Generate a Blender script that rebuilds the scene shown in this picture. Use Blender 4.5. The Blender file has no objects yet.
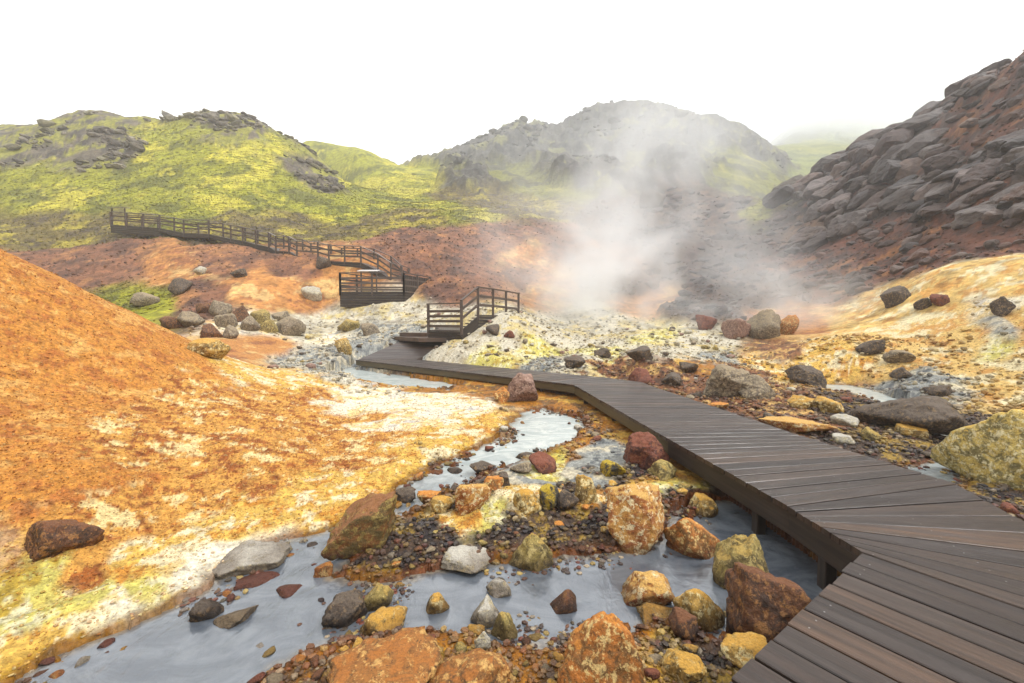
import bpy, math, random
import numpy as np
from mathutils import Vector, Matrix
random.seed(7)
RNG = np.random.default_rng(11)
HAZE, EXPO = .0016, 1.22
D = bpy.data
scene = bpy.context.scene
COL = scene.collection
R = math.radians

# ---------------------------------------------------------------- camera frame
F, CX, CY, EYE = 430.0, 512.0, 341.5, 1.55
PITCH = math.atan(21.5 / F)
cp, sp = math.cos(PITCH), math.sin(PITCH)

def ray(px, py):
    x, y = (px - CX) / F, (CY - py) / F
    return np.array([x, cp + y * sp, -sp + y * cp])

def at(px, py, d):
    r = ray(px, py); r = r * (d / r[1])
    return np.array([r[0], r[1], EYE + r[2]])

def on_level(px, py, z=0.0):
    r = ray(px, py); k = (z - EYE) / r[2]
    return np.array([r[0] * k, r[1] * k, z])

# ---------------------------------------------------------------- helpers
def srgb(r, g, b, k=1.0):
    f = lambda c: (c / 12.92 if c <= .04045 else ((c + .055) / 1.055) ** 2.4)
    return np.array([f(r / 255) * k, f(g / 255) * k, f(b / 255) * k])

def tag(o, label=None, cat=None, group=None, kind=None):
    if label: o['label'] = label
    if cat: o['category'] = cat
    if group: o['group'] = group
    if kind: o['kind'] = kind
    return o

def empty(name, loc, rz=0.0):
    o = D.objects.new(name, None); COL.objects.link(o)
    o.location = loc; o.rotation_euler = (0, 0, rz)
    o.empty_display_size = .2
    return o

def np_mesh(name, verts, faces, mat, parent=None, smooth=True, attrs=None, loc=None):
    """faces: (n,4) or (n,3) array, or list of arrays of both sizes"""
    me = D.meshes.new(name)
    fl = faces if isinstance(faces, list) else [faces]
    fl = [np.asarray(f, dtype=np.int32) for f in fl if len(f)]
    nv = len(verts)
    me.vertices.add(nv); me.vertices.foreach_set('co', np.asarray(verts, np.float32).ravel())
    loops = np.concatenate([f.ravel() for f in fl])
    tot = np.concatenate([np.full(len(f), f.shape[1], np.int32) for f in fl])
    start = np.concatenate([[0], np.cumsum(tot)[:-1]]).astype(np.int32)
    me.loops.add(len(loops)); me.loops.foreach_set('vertex_index', loops)
    me.polygons.add(len(tot)); me.polygons.foreach_set('loop_start', start)
    me.polygons.foreach_set('loop_total', tot)
    me.polygons.foreach_set('use_smooth', np.full(len(tot), smooth, bool))
    for an, (typ, arr) in (attrs or {}).items():
        if typ == 'COL':
            a = me.color_attributes.new(an, 'FLOAT_COLOR', 'POINT')
            c = np.ones((nv, 4), np.float32); c[:, :3] = arr
            a.data.foreach_set('color', c.ravel())
        elif typ == 'VEC':
            a = me.attributes.new(an, 'FLOAT_VECTOR', 'POINT')
            a.data.foreach_set('vector', np.asarray(arr, np.float32).ravel())
        else:
            a = me.attributes.new(an, 'FLOAT', 'POINT')
            a.data.foreach_set('value', np.asarray(arr, np.float32).ravel())
    me.update(calc_edges=True)
    if mat: me.materials.append(mat)
    o = D.objects.new(name, me); COL.objects.link(o)
    if parent: o.parent = parent
    if loc is not None: o.location = loc
    return o

class MB:
    """collects bevelled boxes into one mesh"""
    def __init__(s): s.v, s.f, s.g, s.n = [], [], [], 0
    def add(s, v, f, g=None):
        v = np.asarray(v, float)
        s.v.append(v); s.f += [tuple(i + s.n for i in q) for q in f]
        s.g.append(g if g is not None else np.zeros((len(v), 3))); s.n += len(v)
    def beam(s, p0, p1, w, h, up=(0, 0, 1), ext=0.0):
        p0, p1 = np.array(p0, float), np.array(p1, float)
        d = p1 - p0; L = np.linalg.norm(d); d /= L
        p0 = p0 - d * ext; p1 = p1 + d * ext; L += 2 * ext
        up = np.array(up, float)
        side = np.cross(d, up)
        if np.linalg.norm(side) < 1e-4: side = np.cross(d, (1, 0, 0))
        side /= np.linalg.norm(side); up = np.cross(side, d)
        c = min(.006, w * .12, h * .12)
        prof = [(-w/2, -h/2+c), (-w/2, h/2-c), (-w/2+c, h/2), (w/2-c, h/2), (w/2, h/2-c), (w/2, -h/2+c), (w/2-c, -h/2), (-w/2+c, -h/2)]
        v, g = [], []
        rid = random.random() * 50
        for p, t in ((p0, 0), (p1, L)):
            for a, b in prof:
                v.append(p + side * a + up * b); g.append((t, a + b, rid))
        f = [(i, (i+1) % 8, 8 + (i+1) % 8, 8 + i) for i in range(8)]
        f += [tuple(range(7, -1, -1)), tuple(range(8, 16))]
        s.add(v, f, np.array(g))
    def plank(s, a0, a1, b0, b1, th=.045, c=.005):
        """top surface corners: edge a (a0 left, a1 right), edge b"""
        a0, a1, b0, b1 = [np.array(p, float) for p in (a0, a1, b0, b1)]
        rid = random.random() * 50
        v, g = [], []
        dz = np.array([0, 0, 1.0])
        for e, (p, q) in enumerate(((a0, b0), (a1, b1))):
            w = np.linalg.norm(q - p); cc = min(c, w * .2); u = (q - p) / max(w, 1e-6)
            t = 0 if e == 0 else np.linalg.norm(a1 - a0)
            for pt, ac in ((p - dz*th, -1), (p - dz*cc, 0), (p + u*cc, cc), (q - u*cc, w - cc), (q - dz*cc, w), (q - dz*th, w + 1)):
                v.append(pt); g.append((t, min(max(ac, 0), w), rid))
        f = [(i, i+6, (i+1) % 6 + 6, (i+1) % 6) for i in range(6)] + [tuple(range(6)), tuple(range(11, 5, -1))]
        s.add(v, f, np.array(g))
    def box(s, c, sx, sy, sz, rz=0):
        ca, sa = math.cos(rz), math.sin(rz)
        c = np.array(c, float)
        s.beam(c + np.array([-ca*sx/2, -sa*sx/2, 0]), c + np.array([ca*sx/2, sa*sx/2, 0]), sy, sz)
    def build(s, name, mat, parent=None, off=None):
        v = np.concatenate(s.v)
        if off is not None: v = v - np.asarray(off)
        me = D.meshes.new(name)
        me.from_pydata(v.tolist(), [], s.f)
        a = me.attributes.new('grain', 'FLOAT_VECTOR', 'POINT')
        a.data.foreach_set('vector', np.concatenate(s.g).astype(np.float32).ravel())
        me.update(); me.materials.append(mat)
        o = D.objects.new(name, me); COL.objects.link(o)
        if parent: o.parent = parent
        return o

# ---------------------------------------------------------------- numpy noise
_T = RNG.random((64, 64, 64)).astype(np.float32)
def vnoise(x, y, z):
    xi = np.floor(x); yi = np.floor(y); zi = np.floor(z)
    fx = (x - xi).astype(np.float32); fy = (y - yi).astype(np.float32); fz = (z - zi).astype(np.float32)
    fx = fx*fx*(3-2*fx); fy = fy*fy*(3-2*fy); fz = fz*fz*(3-2*fz)
    x0 = xi.astype(np.int64) & 63; y0 = yi.astype(np.int64) & 63; z0 = zi.astype(np.int64) & 63
    x1 = (x0+1) & 63; y1 = (y0+1) & 63; z1 = (z0+1) & 63
    a = _T[x0, y0, z0]*(1-fx) + _T[x1, y0, z0]*fx
    b = _T[x0, y1, z0]*(1-fx) + _T[x1, y1, z0]*fx
    c = _T[x0, y0, z1]*(1-fx) + _T[x1, y0, z1]*fx
    d = _T[x0, y1, z1]*(1-fx) + _T[x1, y1, z1]*fx
    return (a*(1-fy)+b*fy)*(1-fz) + (c*(1-fy)+d*fy)*fz
def fbm(P, size, octv=5, seed=0, gain=.5, ridged=False):
    x = P[..., 0]/size + seed*7.31 + 11; y = P[..., 1]/size + seed*3.17 + 5; z = P[..., 2]/size + seed*5.77
    amp, tot, out = 1.0, 0.0, 0
    for i in range(octv):
        n = vnoise(x, y, z)
        if ridged: n = 1 - np.abs(2*n - 1)
        out = out + amp*n; tot += amp; amp *= gain
        x, y, z = x*1.93 + 1.7 + .35*y, y*1.93 + 9.2 - .35*x, z*1.97 + 4.1
    return out/tot
def sstep(a, b, x):
    t = np.clip((x - a)/(b - a), 0, 1); return t*t*(3-2*t)

# ---------------------------------------------------------------- boardwalk plan (metres)
ST = [  # (left xy, right xy, left z, right z, planks to the next)
    ((-.75, .55), (.25, -.82), 20),
    ((2.34, 2.80), (3.34, 1.43), 8),
    ((2.30, 3.51), (4.20, 3.99), 12),
    ((2.04, 5.60), (3.88, 5.72), 26),
    ((1.48, 10.20), (3.30, 9.90), 3),
    ((1.30, 10.42), (3.25, 10.65), 5),
    ((1.02, 10.66), (2.54, 11.50), 55),
    ((-6.10, 16.70), (-5.04, 17.95), 0)]
WALK = [((-.25, -.14), (2.84, 2.11), 0, 0), ((2.84, 2.11), (3.25, 3.2), 0, 0), ((3.25, 3.2), (2.95, 5.65), 0, 0), ((2.95, 5.65), (2.4, 10.05), 0, 0),
        ((2.4, 10.05), (1.8, 11.07), 0, 0), ((1.8, 11.07), (-5.5, 17.3), 0, 0), ((-5.0, 16.9), (-3.5, 19.0), 0, .6), ((-3.5, 19.0), (-2.8, 20.5), .9, 1.1)]
def walk_dist(x, y):
    """distance outside the deck's edge and the deck's height there"""
    best = np.full(x.shape, 1e9, np.float32); bz = np.zeros(x.shape, np.float32)
    for a, b, z0, z1 in WALK:
        ax, ay = a; dx, dy = b[0]-ax, b[1]-ay
        t = np.clip(((x-ax)*dx + (y-ay)*dy)/(dx*dx+dy*dy), 0, 1)
        d = np.hypot(x-ax-t*dx, y-ay-t*dy) - .95
        m = d < best
        best = np.where(m, d, best); bz = np.where(m, z0+(z1-z0)*t, bz)
    return best, bz

# ---------------------------------------------------------------- terrain control
CP = []      # (theta, ln r, z)
def cpix(*pts):
    for px, py, d in pts:
        p = at(px, py, d); CP.append((math.atan2(p[0], p[1]), math.log(math.hypot(p[0], p[1])), p[2]))
def cpol(*pts):
    for th, r, z in pts: CP.append((R(th), math.log(r), z))
def zwater(y): return -.5 + .012*np.clip(y-3, 0, 12)
def clow(*pts):           # ground at stream level there
    for px, py, h in pts:
        p = on_level(px, py, -.45); z = zwater(p[1]) + h; p = on_level(px, py, z)
        CP.append((math.atan2(p[0], p[1]), math.log(math.hypot(p[0], p[1])), z))
# left orange mound
cpix((0,252,8),(60,277,8.8),(130,312,9.8),(190,341,11),(240,362,12.2),
     (0,465,4.0),(0,350,6.0),(75,480,4.05),(75,380,6.2),(150,500,4.2),(150,400,6.6),(250,455,5.4),(250,395,8.2),(350,450,6.6),(350,402,9.6),(350,379,12.2),(310,373,12.6),(430,402,10.2),(490,413,9.2),
     (-120,190,7.6),(-120,420,4),(-300,140,7),(-300,420,3.4))
clow((0,668,.02),(60,650,.02),(150,612,.02),(225,566,.02),(255,546,.02),(350,518,.02),(450,462,.03),(508,428,.03),(-100,700,.03))
# behind the mound
cpol((-46,17,.6),(-40,17,.5),(-35,17,.35),(-30,17,.1))
cpix((200,335,18),(260,327,20.5),(300,343,20),(300,362,16.6),(340,350,18),(320,312,26),(340,332,22.5),(400,325,22.5),(440,346,17.5),(370,305,26),(470,330,18.5),(505,322,18.8),(520,319,19.5),(560,331,22),(560,318,26),(560,350,17.5),(600,350,17.5),(600,362,14.5),(560,370,13.2),
     (500,350,16.5),(500,362,14.6))
# red slope and walkway line
cpix((60,300,26),(150,308,23),(200,303,23.5),(112,232,38),(160,234,37),(209,239,35.5),(243,246,34),(276,254,32.5),(318,261,31),(361,268,30),(390,280,28.5),(408,288,27.6),(50,245,37),(0,245,35),(200,270,29),(300,285,27.5),
     (430,300,26.5),(450,285,28),(450,250,34),(420,225,42),(520,250,38),(520,285,31),(480,300,25.5),(560,220,50),(560,270,36))
# left green hill, second hill
cpix((0,200,48),(100,185,52),(0,134,70),(45,123,71),(85,114,72),(130,119,74),(190,122,75),(225,118,76),(260,131,78),(300,153,80),(330,176,80),(355,190,82),(200,180,54),(280,205,52),(330,222,48),(380,215,50),(-150,130,66),(-150,220,40),
     (300,147,115),(330,144,118),(370,152,118),(400,165,115),(428,167,112),(380,195,72),(420,198,70),(400,182,90),(350,165,102))
cpol((-36,122,32),(-28,108,27),(-42,128,36),(-47,132,40),(-22,104,27))
# middle mountain and gully
cpix((440,165,128),(470,148,150),(500,131,150),(535,125,150),(560,133,154),(590,114,160),(625,107,165),(660,111,165),(700,122,165),(740,132,165),(762,141,165),(778,156,165),(800,160,180),
     (500,190,85),(560,180,92),(600,190,85),(700,190,82),(760,180,100),(640,160,120),(560,155,125),
     (690,240,48),(740,205,60),(620,230,50),(600,270,38),(600,305,27.5),(640,290,33),(640,330,22),(700,330,20.5),(700,350,16.5),(700,310,25),(700,280,33),(760,290,28.5),(760,250,42),
     (640,360,14),(700,372,12.8))
# right lava slope
cpix((1024,60,34),(950,106,42),(900,132,48),(862,160,54),(825,184,59),(795,195,62),(1024,250,18.5),(950,265,20),(850,285,24.5),(790,300,25.5),(1000,150,26.5),(900,220,31),(850,230,36),(950,180,31),(800,240,42),
     (1024,180,23),(1150,-20,30),(1150,120,23),(1150,240,16),(1350,60,20),(1350,240,12))
cpol((33,95,17),(36,94,17),(40,92,18),(44,84,19),(48,76,21),(53,68,26))
# right yellow bank
cpix((1024,257,16.5),(940,270,18.5),(880,302,20),(800,333,19.5),(1024,320,12.8),(900,332,15.5),(950,302,16),(850,360,13.3),(1024,380,10.2),(900,390,11),(960,360,12),(1150,330,9.5),(1150,260,13),(1150,420,7))
clow((880,430,.03),(930,462,.0),(1005,445,.05),(820,400,.05),(760,412,.08),(700,392,.12),(960,420,.05),(850,385,.0),(650,380,.2),(620,372,.2),(1024,415,.12),(1100,520,.05))
# centre rubble and foreground
clow((450,500,.08),(500,520,.1),(560,520,.1),(600,500,.1),(430,540,.05),(640,470,.12),(560,480,.1),(610,440,.1),(600,415,.12),(560,400,.05),(480,392,.06),(420,385,.06),(360,375,.02),
     (370,670,.1),(470,672,.1),(600,672,.06),(700,650,.05),(690,500,.1),(640,545,.02),(400,600,-.02),(560,590,-.08),(760,520,-.08))
# far ridges on the right and all round
cpix((800,152,190),(830,145,200),(870,140,210),(920,135,220),(792,176,130),(850,160,150),(815,124,300),(850,110,300),(890,102,300),(935,97,310),(1000,80,300))
cpol((-75,3,0.3),(-75,8,3),(-75,30,8),(-75,70,30),(-75,150,35),(-75,700,60),(-40,200,30),(-40,700,60),(-20,200,24),(-20,700,60),(0,260,40),(0,700,70),(15,260,50),(15,700,80),(35,420,100),(30,700,90),(45,700,90),
     (75,3,-.38),(75,6,.3),(75,12,3),(75,30,20),(75,60,26),(75,200,50),(75,700,80),(60,120,40),
     (180,1,-.45),(180,10,-.3),(180,100,4),(180,700,20),(-180,10,-.3),(-180,100,4),(-180,700,20),(120,10,-.2),(-120,10,.6),(120,100,14),(-120,100,14),
     (0,.5,-.5),(60,.5,-.5),(-60,.5,-.5),(120,.5,-.5),(-120,.5,-.5),(180,.4,-.5),(-180,.4,-.5),(0,1.2,-.5),(40,1.2,-.5),(-40,1.2,-.48),(0,1.9,-.44),(45,2,-.5))
CPA = np.array(CP)
KT = 1.15
def _feat(th, lr): return np.stack([th*KT, lr*.62], -1)
cpf = _feat(CPA[:, 0], CPA[:, 1])
val = (CPA[:, 2] + .5)/np.exp(CPA[:, 1])
def _k(d2): return .5*d2*np.log(d2 + 1e-9)
n = len(CPA)
A = np.zeros((n+3, n+3)); d2 = ((cpf[:, None]-cpf[None])**2).sum(-1)
A[:n, :n] = _k(d2) - np.eye(n)*2e-4
A[:n, n] = 1; A[:n, n+1:] = cpf; A[n, :n] = 1; A[n+1:, :n] = cpf.T
sol = np.linalg.solve(A, np.concatenate([val, np.zeros(3)]))
# polar grid axes
VIEW = R(56)
th_in = np.linspace(-VIEW, VIEW, 1040)
th_out = np.linspace(VIEW, 2*math.pi - VIEW, 130)[1:]
TH = np.concatenate([th_in, th_out[:-1]])                # last wraps to the first
LR = np.linspace(math.log(.45), math.log(720), 940)
cth = np.linspace(-math.pi, math.pi, 640); clr = np.linspace(LR[0], LR[-1], 330)
gth, glr = np.meshgrid(cth, clr)
fe = _feat(gth.ravel(), glr.ravel())
o_ = np.zeros(len(fe))
for i in range(0, n, 16):
    dd = ((fe[:, None]-cpf[None, i:i+16])**2).sum(-1); o_ += _k(dd) @ sol[i:min(i+16, n)]
o_ += sol[n] + fe @ sol[n+1:]
CZ = (o_*np.exp(glr.ravel()) - .5).reshape(gth.shape)

def bil(G, th, lr):
    u = (th + math.pi)/(2*math.pi)*(len(cth)-1); v = (lr - clr[0])/(clr[-1]-clr[0])*(len(clr)-1)
    u = np.clip(u, 0, len(cth)-1.001); v = np.clip(v, 0, len(clr)-1.001)
    i = u.astype(int); j = v.astype(int); a = u-i; b = v-j
    return (G[j, i]*(1-a)+G[j, i+1]*a)*(1-b) + (G[j+1, i]*(1-a)+G[j+1, i+1]*a)*b
def z_coarse(x, y):
    return bil(CZ, np.arctan2(x, y), np.log(np.maximum(np.hypot(x, y), .46)))
def hit(px, py):
    """where the line of sight meets the smooth terrain"""
    r = ray(px, py); t = np.exp(np.linspace(math.log(.8), math.log(600), 1500))
    P = r[None]*t[:, None]; P[:, 2] += EYE
    below = np.nonzero(P[:, 2] < z_coarse(P[:, 0], P[:, 1]))[0]
    return P[below[0]] if len(below) else P[-1]
# ---------------------------------------------------------------- zones: what covers the ground where
K = .62
PAL = {  # A, B, C (as they look in daylight), patch size in m, share of B, share of C, wetness
 'orange_deep': ((214,146,62), (188,116,52), (230,174,94), .16, .36, .25, .0),
 'orange':      ((226,166,78), (166,96,40), (248,222,158), .13, .42, .24, .0),
 'ochre':       ((234,190,92), (206,142,54), (248,232,188), .2, .35, .40, .05),
 'cream':       ((250,240,214), (240,210,146), (214,208,198), .35, .36, .16, .0),
 'valley':      ((222,214,192), (196,184,156), (222,202,142), .5, .40, .32, .1),
 'bank':        ((236,198,120), (220,164,86), (246,230,184), .45, .36, .34, .0),
 'sulphur':     ((220,208,110), (240,232,186), (190,160,60), .22, .45, .25, .05),
 'clay':        ((176,178,172), (112,116,118), (230,220,194), .18, .40, .38, .5),
 'rubble':      ((92,72,56), (52,43,42), (178,146,70), .20, .44, .30, .4),
 'algae':       ((190,128,52), (120,86,48), (226,180,90), .25, .42, .30, .45),
 'redrubble':   ((150,100,64), (96,66,48), (222,180,110), .2, .42, .3, .25),
 'redslope':    ((146,100,74), (108,76,62), (176,124,80), 1.2, .42, .26, .0),
 'orangepatch': ((204,142,78), (164,106,66), (222,180,116), .9, .38, .3, .0),
 'grass':       ((160,160,40), (112,114,38), (200,190,62), 3.0, .40, .36, .0),
 'moor':        ((124,110,58), (90,78,58), (172,158,60), 1.6, .42, .32, .0),
 'crag':        ((118,108,94), (78,72,66), (150,148,60), 1.3, .42, .44, .0),
 'mountain':    ((100,97,92), (64,63,62), (132,130,88), 3.0, .44, .28, .0),
 'mountgrass':  ((132,132,60), (92,92,66), (156,152,70), 4.0, .42, .25, .0),
 'darkslope':   ((92,74,64), (62,53,50), (120,94,74), 1.2, .42, .3, .0),
 'moss':        ((160,158,44), (120,120,44), (186,178,70), .8, .35, .3, .0),
 'lava':        ((92,78,72), (62,54,52), (124,80,62), .9, .42, .35, .1),
 'redlava':     ((112,70,54), (78,56,49), (146,98,60), .8, .42, .25, .05),
 'fargreen':    ((140,146,78), (112,120,78), (160,160,90), 8.0, .4, .3, .0),
 'farbrown':    ((96,92,78), (76,74,70), (120,116,90), 8.0, .4, .3, .0),
}
ZP = {
 'orange_deep': [(20,280),(80,330),(20,380),(130,365),(60,430),(150,350),(30,480),(200,362),(90,300),(100,480),(-80,300),(-80,420),(-200,350)],
 'orange': [(200,430),(250,405),(180,480),(150,520),(300,450),(340,460),(380,448),(280,470),(360,440),(230,465),(200,400),(100,530),(300,420),(345,448),(30,550),(310,398),(360,425),(70,570),(130,450)],
 'ochre': [(800,352),(760,362),(800,375),(850,350),(455,512),(520,495),(590,500),(150,570),(215,535),(285,508),(340,497),(385,470),(430,448),(110,585),(250,500),(440,440),(330,388),(290,380),(245,372),(490,425),(30,650),(90,640)],
 'cream': [(245,562),(355,410),(390,402),(430,405),(450,425),(370,400),(410,412),(440,418),(385,430),(345,380),(470,415),(335,395),(980,312),(270,330),(450,408),(120,610),(350,335)],
 'valley': [(600,345),(545,338),(650,352),(500,345),(520,325),(320,332),(350,325),(410,322),(590,330),(300,330),(690,355),(620,340),(460,345),(700,342),(575,362),(480,332),(640,335)],
 'sulphur': [(560,468),(662,486),(480,508),(600,352),(650,338),(520,340),(50,605),(90,600),(15,620),(140,595),(15,570),(490,352),(540,345),(980,350)],
 'clay': [(625,456),(598,474),(540,478),(340,350),(370,335),(300,362),(390,345),(985,337),(915,382),(730,360),(340,380),(400,330),(560,362)],
 'rubble': [(450,500),(500,520),(560,520),(600,510),(430,540),(640,470),(560,485),(690,500),(620,490),(480,480),(430,470),(850,440),(900,448),(960,432),(850,412),(700,660),(760,560),(300,600),(940,440)],
 'algae': [(500,655),(330,665),(560,665),(640,655),(700,367),(610,440),(660,450),(610,415),(490,392),(440,388),(560,402),(390,384),(580,450),(640,430),(650,480)],
 'redrubble': [(775,352),(745,372),(690,392),(740,412),(650,380),(720,420),(790,425),(620,372),(690,380),(780,400),(850,395)],
 'redslope': [(60,262),(140,265),(100,250),(220,262),(300,272),(450,250),(480,235),(520,275),(400,245),(440,285),(230,300),(180,300),(560,240),(600,250)],
 'orangepatch': [(185,272),(250,285),(295,288),(535,282),(320,276),(665,300),(650,304),(300,305),(520,260),(160,262),(340,285),(270,345),(790,330),(780,320),(240,355)],
 'grass': [(50,190),(100,200),(200,170),(250,180),(300,205),(350,205),(380,195),(330,215),(430,205),(460,215),(340,158),(390,180),(160,165),(30,175),(270,150),(150,205),(410,175),(310,150),(180,215),(180,140),(120,303,23.6),(165,304,23.2)],
 'moor': [(30,222),(80,228),(60,213),(360,225),(500,205),(120,225),(220,225),(420,215),(300,225),(470,200),(540,210)],
 'crag': [(60,128),(90,138),(120,148),(60,155),(210,125),(250,137),(300,172),(325,183),(20,150),(285,163),(380,155)],
 'mountain': [(600,118),(650,120),(540,132),(500,142),(700,132),(740,140),(560,160),(620,155),(680,165),(465,155),(480,185),(590,185),(760,145)],
 'mountgrass': [(500,178),(735,164),(550,190)],
 'darkslope': [(690,205),(740,212),(640,215),(720,245),(700,270),(660,240),(610,230),(780,240),(780,290),(720,310),(800,215),(745,305),(620,290),(700,292),(690,310)],
 'moss': [(768,210)],
 'lava': [(900,212),(875,200),(1000,68),(1015,150),(1012,215),(960,160),(850,215),(900,180),(950,140),(980,195),(930,215),(1010,180),(880,165),(1020,100),(900,136),(865,163),(940,116),(985,90),(835,183),(810,195)],
 'redlava': [(960,108),(1000,95),(1010,120),(935,200),(900,255),(960,245),(1005,235),(820,285),(860,268),(1020,70),(990,150),(910,240),(840,262),(870,248),(815,262),(950,232),(885,232),(970,118),(925,165)],
 'fargreen': [(800,158),(850,145),(830,170),(900,128)],
 'farbrown': [(850,112),(900,100),(820,124),(1000,60)],
}
ZP['bank'] = [(985,372),(1015,385),(940,352),(880,362),(1010,330),(860,345),(900,325),(960,290),(1005,275),(950,345),(1015,350),(900,300),(880,310),(930,310),(990,300),(860,330)]
znames = list(PAL)
zf, zi = [], []
def _feat3(x, y, z):
    r = np.hypot(x, y)
    return np.stack([np.arctan2(x, y)*1.0, np.log(r)*.45, (z - EYE)/r*1.0], -1)
for zn, pts in ZP.items():
    for pt in pts:
        p = hit(*pt) if len(pt) == 2 else at(*pt); zf.append(_feat3(p[0], p[1], z_coarse(p[0], p[1]))); zi.append(znames.index(zn))
zf = np.array(zf); zi = np.array(zi)
cr = np.exp(glr); cf = _feat3(np.sin(gth)*cr, np.cos(gth)*cr, CZ).reshape(-1, 3)
CW = np.zeros((len(znames), cf.shape[0]), np.float32)
for j in range(len(zf)):
    q = ((cf - zf[j])**2).sum(-1); CW[zi[j]] += (1/(q + 3e-4)**3).astype(np.float32)
CW /= CW.sum(0)
CW = CW.reshape(len(znames), *gth.shape)

# ---------------------------------------------------------------- water outlines (metres on the stream level)
def outline(pts):
    o = []
    for px, py in pts:
        p = on_level(px, py, -.48); o.append(on_level(px, py, float(zwater(p[1])))[:2])
    return np.array(o)
POOLS = [outline([(-60,740),(60,655),(130,628),(200,594),(222,572),(258,549),(330,528),(372,513),(396,502),(400,512),(378,532),(350,562),(335,576),(380,582),(430,573),(480,565),(540,557),(590,553),(640,549),(666,537),(670,517),(690,506),(718,500),(742,490),(800,500),(870,540),(900,585),(830,640),(760,655),(705,640),(655,618),(622,640),(560,652),(512,656),(445,644),(385,640),(325,654),(275,672),(240,700),(100,760)]),
         outline([(385,508),(400,488),(425,473),(450,460),(480,446),(505,431),(512,420),(520,412),(542,408),(574,414),(590,430),(566,450),(530,462),(500,474),(478,486),(450,497),(425,512),(400,522)]),
         outline([(893,474),(925,460),(960,456),(990,452),(1000,460),(985,472),(965,480),(950,490),(925,482)]),
         outline([(820,384),(850,385),(885,393),(915,404),(935,418),(960,436),(985,452),(960,457),(945,438),(915,424),(890,408),(850,395),(822,390)]),
         outline([(318,376),(340,369),(352,366),(365,370),(420,378),(470,386),(450,391),(390,387),(350,384)])]
def poly_sd(x, y, poly):
    d = np.full(x.shape, 1e9); inside = np.zeros(x.shape, bool)
    for (ax, ay), (bx, by) in zip(poly, np.roll(poly, -1, 0)):
        dx, dy = bx-ax, by-ay
        t = np.clip(((x-ax)*dx+(y-ay)*dy)/(dx*dx+dy*dy+1e-12), 0, 1)
        d = np.minimum(d, np.hypot(x-ax-t*dx, y-ay-t*dy))
        c = ((ay > y) != (by > y)) & (x < (bx-ax)*(y-ay)/(by-ay+1e-12)+ax)
        inside ^= c
    return np.where(inside, -d, d)

# ---------------------------------------------------------------- the fine polar sheet
gT, gR = np.meshgrid(TH, np.exp(LR))
tT = np.where(gT > math.pi, gT - 2*math.pi, gT)
X = np.sin(tT)*gR; Y = np.cos(tT)*gR
Z = bil(CZ, tT, np.log(gR))
P0 = np.stack([X, Y, Z], -1).reshape(-1, 3).astype(np.float32)
rr = np.hypot(P0[:, 0], P0[:, 1])
N = len(P0)
# irregular zone borders: look the weights up at warped places
wx = (fbm(P0, 1, 1, 3) - .5); 
s1 = np.clip(rr*.05, .12, 6)
q = P0 / 1.0
def warp(seed):
    a = fbm(P0, .6, 4, seed) - .5; b = fbm(P0, 5., 4, seed+40) - .5
    return np.where(rr < 16, a*2.0*np.minimum(rr*.11, 1.2), b*2.0*rr*.07)
xw = P0[:, 0] + warp(1); yw = P0[:, 1] + warp(2)
tw, lw = np.arctan2(xw, yw), np.log(np.maximum(np.hypot(xw, yw), .46))
W = np.stack([bil(CW[i], tw, lw) for i in range(len(znames))])
W = W**1.8; W /= W.sum(0)
DISP = {  # (amplitude, size, ridged)
 'orange_deep': [(.12,1.2,0),(.04,.2,0),(.025,.07,1)], 'orange': [(.12,1.0,0),(.05,.22,0),(.035,.07,1)], 'ochre': [(.13,.8,0),(.05,.22,1),(.02,.06,0)],
 'valley': [(.12,1.2,0),(.05,.3,1),(.02,.1,0)],
 'bank': [(.16,1.2,0),(.09,.35,1),(.03,.1,0)],
 'cream': [(.09,.9,0),(.03,.2,0)], 'sulphur': [(.10,.6,0),(.045,.15,1),(.015,.05,0)], 'clay': [(.06,.6,0),(.03,.12,1)],
 'rubble': [(.10,.5,0),(.075,.16,1),(.04,.05,1)], 'algae': [(.07,.6,0),(.05,.16,1),(.02,.05,0)], 'redrubble': [(.1,.7,0),(.08,.22,1),(.03,.06,0)],
 'redslope': [(1.0,5,0),(.3,1.2,1),(.1,.35,0)], 'orangepatch': [(.7,5,0),(.15,1.2,0),(.05,.3,0)],
 'grass': [(2.0,14,0),(.7,3.2,0),(.3,.9,0)], 'moor': [(2.0,12,0),(.9,3,1),(.4,.9,0)], 'crag': [(1.6,11,1),(1.3,3.5,1),(.5,1.1,0)],
 'mountain': [(8.,36,1),(7.,12,1),(4.,4.5,1)], 'mountgrass': [(4.,22,0),(2.2,7,0),(.8,2,0)], 'darkslope': [(2.2,9,1),(.8,2.2,1),(.35,.7,0)],
 'moss': [(.4,1.5,0),(.2,.5,0)], 'lava': [(2.0,6,1),(.9,1.8,1),(.35,.6,1)], 'redlava': [(1.2,5,0),(.5,1.3,1),(.2,.4,0)],
 'fargreen': [(8,60,0),(2,14,0)], 'farbrown': [(14,60,1),(4,16,1)]}
DZ = np.zeros(N, np.float32); C = np.zeros((N, 3), np.float32); WET = np.zeros(N, np.float32)
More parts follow.
